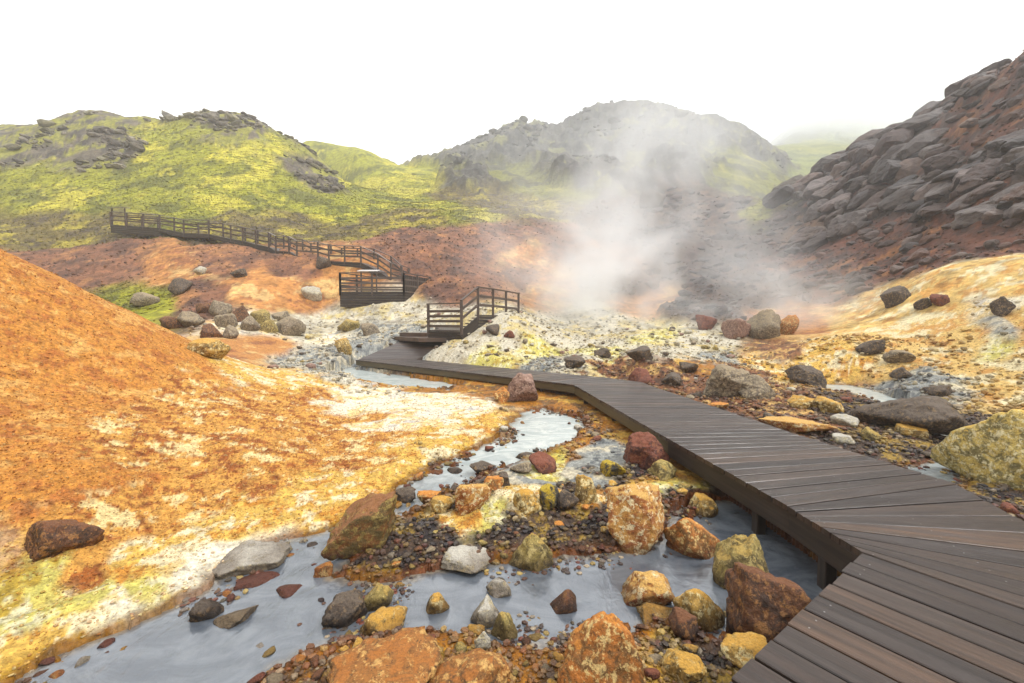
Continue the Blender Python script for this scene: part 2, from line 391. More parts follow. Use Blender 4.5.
for k, zn in enumerate(znames):
    m = np.nonzero(W[k] > .03)[0]
    if not len(m): continue
    a, b, c, ps, sb, sc_, wet = PAL[zn]
    a, b, c = [srgb(*v, K) for v in (a, b, c)]
    Pm = P0[m]
    dz = 0
    if zn in ('cream', 'clay', 'sulphur', 'redrubble'):
        dz = dz + sstep(8, 14, rr[m])*(.42*(fbm(Pm, 2.4, 4, 70, ridged=True)-.62) + .16*(fbm(Pm, .6, 3, 71)-.5))
    for i, (amp, size, rid) in enumerate(DISP[zn]):
        dz = dz + amp*(fbm(Pm, size, 4, 10+i+3*(k % 3), ridged=bool(rid)) - (.62 if rid else .5))
    n1 = fbm(Pm, ps, 6, 20+k, .62); n2 = fbm(Pm, ps*1.7, 6, 60+k, .62); n3 = fbm(Pm, ps*.22, 3, 80+k)
    n1 = n1 + (n3-.5)*.3
    lo = .5 + (.5-sb)*.42
    tb = sstep(lo-.035, lo+.05, n1)[:, None]
    lo = .5 + (.5-sc_)*.42
    tc = sstep(lo-.03, lo+.04, n2 + (n3-.5)*.22)[:, None]
    col = a*(1-tb) + b*tb; col = col*(1-tc) + c*tc
    col = col*(.86 + .28*n3[:, None])
    w = W[k][m]
    DZ[m] += dz*w; C[m] += col*w[:, None]; WET[m] += wet*w
wsum = np.where(W > .03, W, 0).sum(0); DZ /= wsum; C /= wsum[:, None]; WET /= wsum
fade = sstep(.6, 1.6, rr)
# far slopes: keep their crest lines where they are
Zf = P0[:, 2] + DZ*np.where(rr < 20, 1, 1)
# water beds and shores
near = np.nonzero(rr < 22)[0]
sdn = np.full(N, 9., np.float32)
xn, yn = P0[near, 0].astype(np.float64), P0[near, 1].astype(np.float64)
jit = (fbm(P0[near], .4, 6, 5, .62)-.5)*.26*np.clip(rr[near]*.28, .6, 2.6)
sd = np.full(len(near), 9.)
for po in POOLS: sd = np.minimum(sd, poly_sd(xn, yn, po))
sdn[near] = sd + jit
zw = zwater(P0[:, 1]).astype(np.float32)
inn = sdn < 0
Zf = np.where(inn, np.minimum(Zf, zw - np.minimum(.14, .02 - sdn*.45) + (DZ*.5)*(sdn > -.25) + .16*sstep(.57, .68, fbm(P0, .32, 4, 91))*sstep(-.5, -.08, sdn)), Zf)
shore = (~inn) & (sdn < 3) & (rr < 22)
# bank raised under the boardwalk, added to block light reaching the water there
bank = (rr < 10) & (P0[:, 1] > 1.2) & (P0[:, 0] > np.interp(P0[:, 1], [0, 2.1, 3.2, 5.6, 10], [1.2, 2.72, 2.62, 2.38, 1.9])) & (P0[:, 0] < np.interp(P0[:, 1], [0, 2.1, 3.2, 5.6, 10], [2.2, 4.4, 4.2, 3.8, 3.0]))
Zf = np.where(bank, np.maximum(Zf, -.27 + DZ*.5), Zf); sdn = np.where(bank, np.maximum(sdn, .2), sdn).astype(np.float32)
floor_ = zw + .012 + .22*np.minimum(sdn, .35)
Zf = np.where(shore, np.maximum(Zf, floor_ + np.clip(DZ, -.02, .06)*.6), Zf)
# rusty iron rim along the waterline
rim = ((1-sstep(.015, .13, sdn + .10*(fbm(P0, .18, 4, 44)-.5)))*(rr < 11)*.75)[:, None]
C = C*(1-rim) + srgb(138, 80, 38, K)*rim*(.6+.8*fbm(P0, .08, 3, 45))[:, None]
# wet, darker stones along the water's edge come from the wetness of the ground
WET = np.maximum(WET, np.where(rr < 22, .8*(1-sstep(.02, .22, sdn)), 0))
# keep the ground below the boardwalk
wd, wz = walk_dist(P0[near, 0], P0[near, 1])
cap = wz - .24 + .9*np.maximum(wd, 0)
Zf[near] = np.minimum(Zf[near], cap)
PF = P0.copy(); PF[:, 2] = Zf
PF[:, :2] = P0[:, :2]
nT, nR = len(TH), len(LR)
idx = np.arange(N).reshape(nR, nT)
i0 = idx[:-1]; i1 = idx[1:]; j0 = np.roll(i0, -1, 1); j1 = np.roll(i1, -1, 1)
QUADS = np.stack([i0, j0, j1, i1], -1).reshape(-1, 4)     # normals up
def z_fine(x, y):
    th = math.atan2(x, y); r = math.hypot(x, y)
    if th < -VIEW: th += 2*math.pi
    j = min(max((math.log(max(r, .46)) - LR[0])/(LR[1]-LR[0]), 0), nR-1.01); i = min(max(np.searchsorted(TH, th)-1, 0), nT-2)
    a = (th-TH[i])/(TH[i+1]-TH[i]); jj = int(j); b = j-jj
    G = Zf.reshape(nR, nT)
    return float((G[jj, i]*(1-a)+G[jj, i+1]*a)*(1-b) + (G[jj+1, i]*(1-a)+G[jj+1, i+1]*a)*b)
# vertex normals of the whole sheet, so that pieces meet without a seam
q4 = PF[QUADS]; fn = np.cross(q4[:, 2]-q4[:, 0], q4[:, 3]-q4[:, 1])
VN = np.zeros((N, 3), np.float32)
for i in range(4):
    for ax in range(3): VN[:, ax] += np.bincount(QUADS[:, i], fn[:, ax], N)
VN /= np.linalg.norm(VN, axis=1)[:, None] + 1e-12
# ---------------------------------------------------------------- materials
class NT:
    def __init__(s, name):
        s.m = D.materials.new(name); s.m.use_nodes = True
        s.t = s.m.node_tree; s.t.nodes.clear()
        s.out = s.t.nodes.new('ShaderNodeOutputMaterial')
    def n(s, typ, ins=None, **kw):
        nd = s.t.nodes.new(typ)
        for k, v in kw.items(): setattr(nd, k, v)
        for k, v in (ins or {}).items():
            sock = nd.inputs[k]
            if hasattr(v, 'is_output') or isinstance(v, bpy.types.NodeSocket): s.t.links.new(v, sock)
            else: sock.default_value = v
        return nd
    def noise(s, vec, scale, detail=6, rough=.6, dist=0.0):
        return s.n('ShaderNodeTexNoise', {'Vector': vec, 'Scale': scale, 'Detail': detail, 'Roughness': rough, 'Distortion': dist}).outputs['Fac']
    def ramp(s, fac, stops):
        nd = s.n('ShaderNodeValToRGB', {'Fac': fac}); e = nd.color_ramp.elements
        while len(e) < len(stops): e.new(.5)
        for el, (p, c) in zip(e, stops):
            el.position = p; el.color = (*c, 1) if len(c) == 3 else c
        return nd.outputs['Color']
    def fac(s, v, a, b, o0=0.0, o1=1.0):
        return s.n('ShaderNodeMapRange', {'Value': v, 'From Min': a, 'From Max': b, 'To Min': o0, 'To Max': o1}, interpolation_type='SMOOTHSTEP').outputs['Result']
    def mix(s, f, a, b, mode='MIX'):
        nd = s.n('ShaderNodeMix', data_type='RGBA', blend_type=mode)
        for i, v in ((0, f), (6, a), (7, b)):
            if isinstance(v, bpy.types.NodeSocket): s.t.links.new(v, nd.inputs[i])
            elif i == 0: nd.inputs[0].default_value = v
            else: nd.inputs[i].default_value = (*v, 1) if len(v) == 3 else v
        return nd.outputs[2]
    def math(s, op, a, b=0.0, c=0.0):
        nd = s.n('ShaderNodeMath', operation=op)
        for i, v in enumerate((a, b, c)):
            if isinstance(v, bpy.types.NodeSocket): s.t.links.new(v, nd.inputs[i])
            else: nd.inputs[i].default_value = v
        return nd.outputs[0]
    def bump(s, h, strength, dist, nrm=None):
        ins = {'Height': h, 'Strength': strength, 'Distance': dist}
        if nrm is not None: ins['Normal'] = nrm
        return s.n('ShaderNodeBump', ins).outputs['Normal']
    def bsdf(s, **kw):
        b = s.n('ShaderNodeBsdfPrincipled')
        for k, v in kw.items():
            sock = b.inputs[k.replace('_', ' ')]
            if isinstance(v, bpy.types.NodeSocket): s.t.links.new(v, sock)
            else: sock.default_value = v
        s.t.links.new(b.outputs[0], s.out.inputs['Surface'])
        return s.m

def ground_mat(name, fine, bumps):
    t = NT(name)
    pos = t.n('ShaderNodeTexCoord').outputs['Object']
    col = t.n('ShaderNodeVertexColor', layer_name='Col').outputs['Color']
    wet = t.n('ShaderNodeAttribute', attribute_name='wet').outputs['Fac']
    f1 = t.noise(pos, fine, 10, .7)
    col = t.mix(1.0, col, t.ramp(f1, [(.30, (.42, .40, .38)), (.5, (1,)*3), (.68, (1.5, 1.47, 1.40))]), 'MULTIPLY')
    vor = t.n('ShaderNodeTexVoronoi', {'Vector': pos, 'Scale': fine*5}, feature='F1')
    sp = t.n('ShaderNodeSeparateColor', {'Color': vor.outputs['Color']}).outputs[0]
    col = t.mix(.7, col, t.ramp(sp, [(0, (.62, .58, .56)), (.25, (.95,)*3), (.8, (1.05,)*3), (1, (1.3, 1.27, 1.2))]), 'MULTIPLY')
    wc = t.n('ShaderNodeHueSaturation', {'Color': col, 'Value': t.fac(wet, 0, 1, 1.0, .66), 'Saturation': t.fac(wet, 0, 1, 1.0, 1.12)}).outputs[0]
    wn = t.math('MULTIPLY', wet, t.fac(t.noise(pos, fine*.6, 4), .35, .6))
    rough = t.fac(wn, 0, .8, .92, .38)
    nrm = None
    for sc, dist, st in bumps:
        nrm = t.bump(t.noise(pos, sc, 8, .62), st, dist, nrm)
    return t.bsdf(Base_Color=wc, Roughness=rough, Normal=nrm, Specular_IOR_Level=.35)
M_ground = ground_mat('soil', 14, [(7, .06, .6), (38, .018, .8)])
M_hill = ground_mat('hillside', 1.1, [(.8, .5, .5), (4.5, .14, .6)])

def rock_mat(name, c1, c2, c3, top=None, wet=.3, cover=.5, scale=1.5, k=.68):
    t = NT(name)
    oi = t.n('ShaderNodeObjectInfo')
    tc = t.n('ShaderNodeTexCoord').outputs['Object']
    off = t.n('ShaderNodeVectorMath', {0: tc, 1: t.n('ShaderNodeVectorMath', {0: oi.outputs['Random'], 1: (37., 51., 23.)}, operation='MULTIPLY').outputs[0]}, operation='ADD').outputs[0]
    c1, c2, c3 = [srgb(*c, k) for c in (c1, c2, c3)]
    a = t.noise(off, 6*scale, 8, .65, .6); b = t.noise(off, 11*scale, 9, .68, .3); f = t.noise(off, 60*scale, 6, .7)
    col = t.mix(t.fac(a, .42, .58), c1, c2)
    col = t.mix(t.fac(b, .53, .58, 0, .92), col, c3)
    dk = t.noise(off, 19*scale, 8, .7, .5)
    col = t.mix(t.fac(dk, .56, .63, 0, .8), col, tuple(np.array(c2)*.42))
    col = t.mix(t.fac(dk, .44, .38, 0, .55), col, tuple(np.minimum(np.array(c3)*1.35, .8)))
    if top is not None:
        nz = t.n('ShaderNodeSeparateXYZ', {'Vector': t.n('ShaderNodeNewGeometry').outputs['Normal']}).outputs['Z']
        k2 = t.math('ADD', nz, t.math('MULTIPLY', t.math('SUBTRACT', a, .5), 2.4))
        col = t.mix(t.fac(k2, 1.0-cover, 1.25-cover, 0, .92), col, srgb(*top, k))
    col = t.mix(1.0, col, t.ramp(f, [(.3, (.55, .53, .52)), (.5, (1,)*3), (.7, (1.35, 1.33, 1.28))]), 'MULTIPLY')
    wz_ = t.n('ShaderNodeSeparateXYZ', {'Vector': t.n('ShaderNodeNewGeometry').outputs['Position']}).outputs['Z']
    wl = t.fac(t.math('ADD', wz_, t.math('MULTIPLY', a, .12)), -.30, -.40) if scale > .5 else 0.0     # wet tide line at the water
    col = t.mix(wl, col, t.mix(1.0, col, (.42, .38, .36), 'MULTIPLY')) if scale > .5 else col
    vor = t.n('ShaderNodeTexVoronoi', {'Vector': off, 'Scale': 16*scale}, feature='DISTANCE_TO_EDGE').outputs['Distance']
    n1 = t.bump(t.noise(off, 16*scale, 10, .68), .85, .05/scale)
    n2 = t.bump(t.fac(vor, 0, .05), .18, .012/scale, n1)
    rough = t.fac(t.noise(off, 9*scale, 5), .35, .65, .85-wet*.5, .95-wet*.35)
    return t.bsdf(Base_Color=col, Roughness=rough, Normal=n2, Specular_IOR_Level=.4)
RM = {
 'orange': rock_mat('orange_crusted_rock', (196,122,52), (128,92,50), (236,204,136), (222,146,60), .3, .36),
 'cream': rock_mat('cream_crusted_rock', (210,156,82), (168,100,52), (244,226,180), (226,180,100), .15, .40),
 'yellow': rock_mat('yellow_crusted_rock', (204,164,84), (128,104,60), (240,222,166), (220,168,70), .3, .40),
 'olive': rock_mat('olive_rock', (168,148,84), (112,98,64), (204,184,120), (190,160,84), .3, .4),
 'brown': rock_mat('brown_rock', (116,76,50), (76,56,46), (164,116,66), (132,84,50), .55, .4),
 'ochrebrown': rock_mat('ochre_brown_rock', (176,116,54), (112,80,46), (222,176,104), (188,118,50), .4, .12),
 'slab': rock_mat('rust_and_olive_slab', (150,100,56), (116,98,58), (172,150,84), (158,106,66), .4, .4),
 'redbrown': rock_mat('red_brown_rock', (128,70,50), (86,52,46), (150,96,66), (140,80,56), .45, .4),
 'pink': rock_mat('pinkish_rock', (158,124,108), (112,82,72), (186,158,140), (170,138,122), .3, .4),
 'dark': rock_mat('dark_rock', (90,77,66), (60,53,49), (142,118,86), (108,94,80), .45, .4),
 'grey': rock_mat('grey_rock', (146,132,112), (104,94,82), (186,170,138), (166,148,118), .35, .45),
 'pale': rock_mat('pale_rock', (196,190,172), (160,152,136), (220,206,164), (208,202,188), .25, .4),
 'blackyellow': rock_mat('black_and_yellow_rock', (70,68,62), (190,160,40), (48,46,50), (204,176,50), .4, .3),
 'basalt': rock_mat('basalt', (94,80,74), (50,44,43), (128,88,70), (124,116,110), .35, .35, .55),
 'sulphurcrust': rock_mat('sulphur_crusted_rock', (228,200,112), (142,130,84), (248,236,190), (236,196,92), .2, .4),
 'cragrock': rock_mat('crag_rock', (120,113,106), (78,74,72), (150,142,126), (136,134,110), .1, .35, .4),
}
t = NT('wet_planks')
g = t.n('ShaderNodeAttribute', attribute_name='grain').outputs['Vector']
sx = t.n('ShaderNodeSeparateXYZ', {'Vector': g})
rid = sx.outputs['Z']
gv = t.n('ShaderNodeVectorMath', {0: g, 1: (1.1, 22., 7.3)}, operation='MULTIPLY').outputs[0]
gr = t.noise(gv, 1.0, 7, .62, .35)
gv2 = t.n('ShaderNodeVectorMath', {0: g, 1: (.5, 4., 3.1)}, operation='MULTIPLY').outputs[0]
bl = t.noise(gv2, 1.6, 5, .6)
wn = t.n('ShaderNodeTexWhiteNoise', {'W': rid}, noise_dimensions='1D').outputs['Value']
base = t.ramp(wn, [(0, (.016, .010, .008)), (.3, (.025, .016, .012)), (.7, (.036, .023, .017)), (.9, (.044, .029, .021)), (1, (.066, .036, .020))])
col = t.mix(1.0, base, t.ramp(gr, [(.3, (.45, .43, .42)), (.5, (1,)*3), (.72, (1.7, 1.62, 1.55))]), 'MULTIPLY')
col = t.mix(t.fac(bl, .54, .68, 0, .5), col, (.056, .046, .042))
rough = t.fac(bl, .35, .65, .28, .54)
M_plank = t.bsdf(Base_Color=col, Roughness=rough, Normal=t.bump(t.noise(t.n('ShaderNodeVectorMath', {0: g, 1: (9., 60., 1.)}, operation='MULTIPLY').outputs[0], 1.5, 6, .65), .35, .006, t.bump(gr, .6, .008)), Specular_IOR_Level=.5)

def wood(name, c1, c2, r0=.55):
    t = NT(name)
    g = t.n('ShaderNodeAttribute', attribute_name='grain').outputs['Vector']
    gv = t.n('ShaderNodeVectorMath', {0: g, 1: (1.2, 18., 5.3)}, operation='MULTIPLY').outputs[0]
    gr = t.noise(gv, 1.3, 6, .6, .3)
    return t.bsdf(Base_Color=t.mix(t.fac(gr, .3, .7), c1, c2), Roughness=r0, Normal=t.bump(gr, .4, .005), Specular_IOR_Level=.4)
M_beam = wood('dark_wet_timber', (.016, .012, .010), (.036, .026, .020))
M_rail = wood('weathered_rail_timber', (.050, .036, .030), (.095, .068, .054))
M_cap = wood('pale_rail_top_timber', (.12, .10, .09), (.22, .19, .17))
M_moss = wood('mossy_beam_timber', (.050, .040, .020), (.095, .070, .032))
t = NT('screw_steel'); M_screw = t.bsdf(Base_Color=(.30, .29, .28, 1), Roughness=.45, Metallic=.6)
t = NT('sign_panel'); M_panel = t.bsdf(Base_Color=(.52, .50, .48, 1), Roughness=.4)

t = NT('milky_water')
pos = t.n('ShaderNodeTexCoord').outputs['Object']
f = t.noise(t.n('ShaderNodeVectorMath', {0: pos, 1: (1.0, 1.9, 1)}, operation='MULTIPLY').outputs[0], 1.5, 7, .62, 2.2); f2 = t.noise(pos, 9, 4, .55, .5)
milk = t.mix(t.fac(f, .35, .68), (.066, .077, .094), (.118, .132, .150))
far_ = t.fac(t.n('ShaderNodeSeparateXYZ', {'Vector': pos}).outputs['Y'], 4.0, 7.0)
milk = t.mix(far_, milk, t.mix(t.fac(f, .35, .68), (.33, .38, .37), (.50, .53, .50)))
n1 = t.bump(t.noise(t.n('ShaderNodeVectorMath', {0: pos, 1: (1, .55, 1)}, operation='MULTIPLY').outputs[0], 6, 6, .58, .9), .30, .04)
n1 = t.bump(f2, .14, .02, n1)
n1 = t.bump(t.noise(pos, 26, 4, .6, .4), .16, .010, n1)
sh = t.n('ShaderNodeAttribute', attribute_name='shallow').outputs['Fac']
milk = t.mix(t.fac(sh, .1, 1, 0, .8), milk, t.mix(t.fac(t.noise(pos, 16, 5), .4, .6), (.10, .08, .06), (.21, .17, .115)))
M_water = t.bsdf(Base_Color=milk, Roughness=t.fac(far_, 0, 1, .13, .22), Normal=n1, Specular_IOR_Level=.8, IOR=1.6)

# ---------------------------------------------------------------- the sheet cut into ground and hills
wk = lambda *names: sum(W[znames.index(nm)] for nm in names)
az = np.degrees(np.arctan2(P0[:, 0], P0[:, 1]))
jb = (fbm(P0, 6, 4, 31)-.5)*8
green = wk('grass', 'moor', 'crag', 'moss')
azpx = CX + F*np.tan(np.radians(np.clip(az, -80, 80)))
cls = np.zeros(N, np.int8)
cls[(green > .5) & (rr > 33) & (az < 3) & (rr < 95)] = 1
cls[(rr >= 95) & (az < -10.5 + jb*.1)] = 2
cls[(rr > 78+jb) & (az >= -10.5 + jb*.1) & (az < 33)] = 3
cls[(rr > 70) & (az >= 33)] = 4
cls[(wk('lava', 'redlava') > .5) & (rr > 14) & (rr <= 70) & (az > 25)] = 5
cls[(np.abs(az) > 56) & (rr > 70)] = 4
zone_mat = [(0, 'ground', M_ground, 'rusty orange and cream geothermal ground around the boardwalk', 'ground'),
            (1, 'hill', M_hill, 'bright green mossy hill with grey rocky outcrops behind the stepped walkway', 'hill'),
            (2, 'hill', M_hill, 'smaller green hill peeping out behind the larger mossy hill', 'hill'),
            (3, 'mountain', M_hill, 'dark craggy mountain ridge behind the rising steam', 'mountain'),
            (4, 'hills', M_hill, 'distant pale hills fading into fog beside the lava slope', 'hills'),
            (5, 'slope', M_hill, 'steep red scree slope under the dark lava rocks', 'slope')]
qc = cls[QUADS[:, 0]]
# near soil keeps the fine material even where the ground runs on to the hills
for k, nm, mat, lab, cat in zone_mat:
    sel = QUADS[qc == k]
    if k == 0:
        pass
    used = np.unique(sel); remap = np.full(N, -1, np.int64); remap[used] = np.arange(len(used))
    o = np_mesh(nm, PF[used], remap[sel], mat, attrs={'Col': ('COL', C[used]), 'wet': ('F', WET[used])})
    if k == 0:
        o.data.materials.append(M_hill)
        mi = (rr[sel[:, 0]] > 22).astype(np.int32); o.data.polygons.foreach_set('material_index', mi)
    o.data.normals_split_custom_set_from_vertices(VN[used].tolist())
    tag(o, lab, cat, kind='structure')
# water on the same grid
wsel = QUADS[(sdn[QUADS] < .10).any(1)]
used = np.unique(wsel); remap = np.full(N, -1, np.int64); remap[used] = np.arange(len(used))
wv = PF[used].copy(); wv[:, 2] = zwater(wv[:, 1]) + .004*(fbm(wv, .35, 3, 3)-.5)
o = np_mesh('water', wv, remap[wsel], M_water, attrs={'shallow': ('F', sstep(-.16, .02, sdn[used] + .10*(fbm(P0[used], .25, 4, 52)-.5)))})
tag(o, 'milky blue grey hot spring water pooling between rocks and mud', 'water', kind='structure')

# ---------------------------------------------------------------- boardwalk
def v3(p, z=0.0): return np.array([p[0], p[1], z])
bw = empty('boardwalk', (1.4, 3.0, 0))
tag(bw, 'dark wet plank boardwalk bending across the milky stream', 'boardwalk')
deck, screws = MB(), MB()
for (l0, r0, cnt), (l1, r1, _) in zip(ST[:-1], ST[1:]):
    l0, r0, l1, r1 = map(np.array, (l0, r0, l1, r1))
    cuts = np.linspace(0, 1, cnt+1); cuts[1:-1] += RNG.normal(0, .03/cnt, cnt-1)
    for a, b in zip(cuts[:-1], cuts[1:]):
        La, Lb, Ra, Rb = [p + (q-p)*s for p, q, s in ((l0, l1, a), (l0, l1, b), (r0, r1, a), (r0, r1, b))]
        dl = (Lb-La); dr = (Rb-Ra)
        gl = min(.0075/max(np.linalg.norm(dl), 1e-3), .12); grr = min(.0075/max(np.linalg.norm(dr), 1e-3), .12)
        e0, e1 = random.gauss(0, .0035 if cnt > 12 else .001), random.gauss(0, .006)
        u = (Ra-La)/np.linalg.norm(Ra-La)
        A0, A1 = La + dl*gl + u*e0, Ra + dr*grr + u*e1
        B0, B1 = Lb - dl*gl + u*e0, Rb - dr*grr + u*e1
        z = random.gauss(0, .0016); zz = random.gauss(0, .0014)
        deck.plank(v3(A0, z), v3(A1, z+zz), v3(B0, z), v3(B1, z+zz))
        mid = (La+Lb)/2
        if math.hypot(*mid) < 6.5:
            for s in (.045, .5, .955):
                for q in (.28, .72):
                    L_ = La + dl*q; R_ = Ra + dr*q; c = L_ + (R_-L_)*s
                    if np.linalg.norm(dl+(dr-dl)*s) < .09 or random.random() < .45: continue
                    ang = np.linspace(0, 2*math.pi, 9)[:-1]
                    top = [(c[0]+.0042*math.cos(w), c[1]+.0042*math.sin(w), z+zz*s+.0016) for w in ang]
                    low = [(x, y, h-.004) for x, y, h in top]
                    screws.add(top+low, [tuple(range(8))] + [(i+8, (i+1) % 8+8, (i+1) % 8, i) for i in range(8)])
nf0 = len(deck.f); deck.add(np.concatenate(screws.v), screws.f)
o = deck.build('deck', M_plank, bw, bw.location); o.data.materials.append(M_screw)
o.data.polygons.foreach_set('material_index', np.array([0]*nf0 + [1]*(len(deck.f)-nf0), np.int32))
def edge_beam(pts, inset, z0, h, mat, w=.05):
    mb = MB()
    for p, q in zip(pts[:-1], pts[1:]): mb.beam(v3(p, z0-h/2), v3(q, z0-h/2), w, h, ext=.004)
    return mb.build('edge_beam', mat, bw, bw.location)
def shift(pts, other, k): return [tuple(np.array(p) + (np.array(o_)-np.array(p))/np.linalg.norm(np.array(o_)-np.array(p))*k) for p, o_ in zip(pts, other)]
Ls = [s[0] for s in ST]; Rs = [s[1] for s in ST]
Li = shift(Ls, Rs, .045); Ri = shift(Rs, Ls, .045)
edge_beam(Li[:4], .045, -.047, .20, M_beam)
edge_beam([Li[3], Li[4]], .045, -.047, .17, M_moss)
edge_beam(Li[4:], .045, -.047, .16, M_moss)
edge_beam(Ri[:4], .045, -.047, .20, M_beam)
edge_beam(Ri[3:], .045, -.047, .17, M_beam)
end = MB(); end.beam(v3(Li[-1], -.13), v3(Ri[-1], -.13), .05, .16); end.build('edge_beam', M_moss, bw, bw.location)
for k, (p, q) in enumerate(zip(Li[:-1], Li[1:])):
    p, q = np.array(p), np.array(q); Lr = np.linalg.norm(q-p)
    for s in np.arange(.5, Lr-.2, 1.8):
        for side in (0, 1):
            c = p + (q-p)*s/Lr
            if side: c = c + (np.array(Ri[k]) + (np.array(Ri[k+1])-np.array(Ri[k]))*s/Lr - c)*.93
            else: c = c + (np.array(Ri[k]) - p)/np.linalg.norm(np.array(Ri[k])-p)*.09
            g0 = z_fine(*c)
            mb = MB(); mb.beam(v3(c, g0-.15), v3(c, -.047), .09, .09, up=(0, 1, 0)); mb.build('support_post', M_beam, bw, bw.location)

# ramp, steps and the railed landing at the boardwalk's far end
def planks_quad(mb, l0, r0, l1, r1, cnt, th=.045):
    l0, r0, l1, r1 = map(lambda p: np.array(p, float), (l0, r0, l1, r1))
    for i in range(cnt):
        a, b = (i+.03)/cnt, (i+.97)/cnt
        mb.plank(l0+(l1-l0)*a, r0+(r1-r0)*a, l0+(l1-l0)*b, r0+(r1-r0)*b, th)
rp = empty('ramp', (-4.3, 18, 0)); tag(rp, 'short plank ramp rising from the boardwalk corner to the steps', 'ramp')
mb = MB(); E = [(-6.02, 16.82, .006), (-3.72, 16.95, .006), (-4.95, 19.25, .62), (-2.42, 18.55, .64)]
planks_quad(mb, E[0], E[1], E[2], E[3], 16); mb.build('deck', M_plank, rp, rp.location)
for p, q in ((E[1], E[3]), (E[0], E[2])):
    mb = MB(); dz = np.array([0, 0, -.13]); mb.beam(np.array(p)+dz, np.array(q)+dz, .05, .16); mb.build('edge_beam', M_beam, rp, rp.location)
stp = empty('wooden_steps', (-3.7, 19, .7)); tag(stp, 'two broad low wooden steps leading up to the railed landing', 'steps')
S1 = [(-5.5, 19.7), (-3.85, 17.75), (-2.15, 18.2), (-2.3, 20.0)]
def slab(name, pts, z, th, mat, parent):
    mb = MB(); n_ = len(pts)
    v = [(x, y, z) for x, y in pts] + [(x, y, z-th) for x, y in pts]
    f = [tuple(range(n_)), tuple(range(2*n_-1, n_-1, -1))] + [(i, i+n_, (i+1) % n_+n_, (i+1) % n_) for i in range(n_)]
    mb.add(v, f, np.array([(x, y*.3, .5) for x, y, _ in v])); return mb.build(name, mat, parent, parent.location)
slab('tread', S1[::-1][::-1], .80, .16, M_plank, stp)
slab('tread', [(-5.3, 20.2), (-5.1, 19.6), (-2.15, 18.75), (-2.3, 20.6)], .97, .165, M_plank, stp)

def rail_run(parent, pts, height, mids, post=.11, railw=.12, side_post=None, cap=None, step=1.7, name='railing'):
    """pts: floor points; posts at every point, rails between"""
    r_ = D.objects.new(name, None); COL.objects.link(r_); r_.parent = parent
    pts = [np.array(p, float) for p in pts]
    off = np.array(parent.location)
    allp = [pts[0]]
    for p, q in zip(pts[:-1], pts[1:]):
        k = max(1, int(round(np.linalg.norm((q-p)[:2])/step)))
        allp += [p + (q-p)*i/k for i in range(1, k+1)]
    up = np.array([0, 0, 1.0])
    for p in allp:
        m = MB(); m.beam(p - up*.25, p + up*(height-.03), post, post, up=(0, 1, 0)); m.build('post', M_rail, r_, off)
    for p, q in zip(pts[:-1], pts[1:]):
        m = MB(); m.beam(p + up*height, q + up*height, railw*1.15, .045, ext=.04); m.build('handrail', cap or M_rail, r_, off)
        for hh in mids:
            m = MB(); m.beam(p + up*hh, q + up*hh, .04, .11, ext=0); m.build('rail', M_rail, r_, off)
    return r_

ld = empty('landing', (-2.6, 19.5, 1.1)); tag(ld, 'small railed wooden landing with stairs climbing right into the steam', 'landing')
q428 = at(428.5, 331, 18.6); q461 = at(461.5, 333, 17.7)
zl = 1.12
fl = np.array([q428[0], q428[1], zl]); fr = np.array([q461[0], q461[1], zl])
bl_ = fl + np.array([.55, 1.6, 0]); br = fr + np.array([.5, 1.5, 0])
mb = MB(); planks_quad(mb, fl, fr, bl_, br, 12); mb.build('deck', M_plank, ld, ld.location)
skb = MB(); 
for i in range(3): skb.beam(fl+np.array([0, -.03, -.1-.12*i]), fr+np.array([0, -.03, -.1-.12*i]), .04, .1)
skb.build('skirt', M_beam, ld, ld.location)
rail_run(ld, [fl, fr], 1.12, [.17, .38, .59, .80], step=3.0, cap=M_rail)
# stair flight up to the right and the upper deck
tops = [at(461.5, 300, 17.6), at(478, 287, 18.4), at(493, 289, 19.4), at(506, 291.2, 20.4), at(518.5, 293.5, 21.4)]
HT = 1.18
floor = [t_ - np.array([0, 0, HT]) for t_ in tops]
floor[0][2] = max(floor[0][2], zl-.05)
off2 = np.array([.75, 1.25, 0])
mb = MB(); planks_quad(mb, floor[1], floor[1]+off2, floor[-1], floor[-1]+off2, 24); mb.build('deck', M_plank, ld, ld.location)
flight = MB()
for i in range(5):
    a = floor[0] + (floor[1]-floor[0])*(i+.0)/5; b = floor[0] + (floor[1]-floor[0])*(i+.97)/5; z = a[2] + (floor[1][2]-floor[0][2])/5
    for p in (a, b): p[2] = z
    flight.plank(a, a+off2, b, b+off2)
flight.build('stair_treads', M_plank, ld, ld.location)
skb = MB()
for i in range(4):
    dz = np.array([0, -.02, -.11-.13*i]); skb.beam(floor[1]+dz, floor[-1]+dz, .04, .118)
    skb.beam(floor[0]+dz, floor[1]+dz, .04, .118, up=(0, 0, 1))
skb.build('skirt', M_beam, ld, ld.location)
rail_run(ld, floor, HT, [.42, .80], step=9, cap=M_rail)

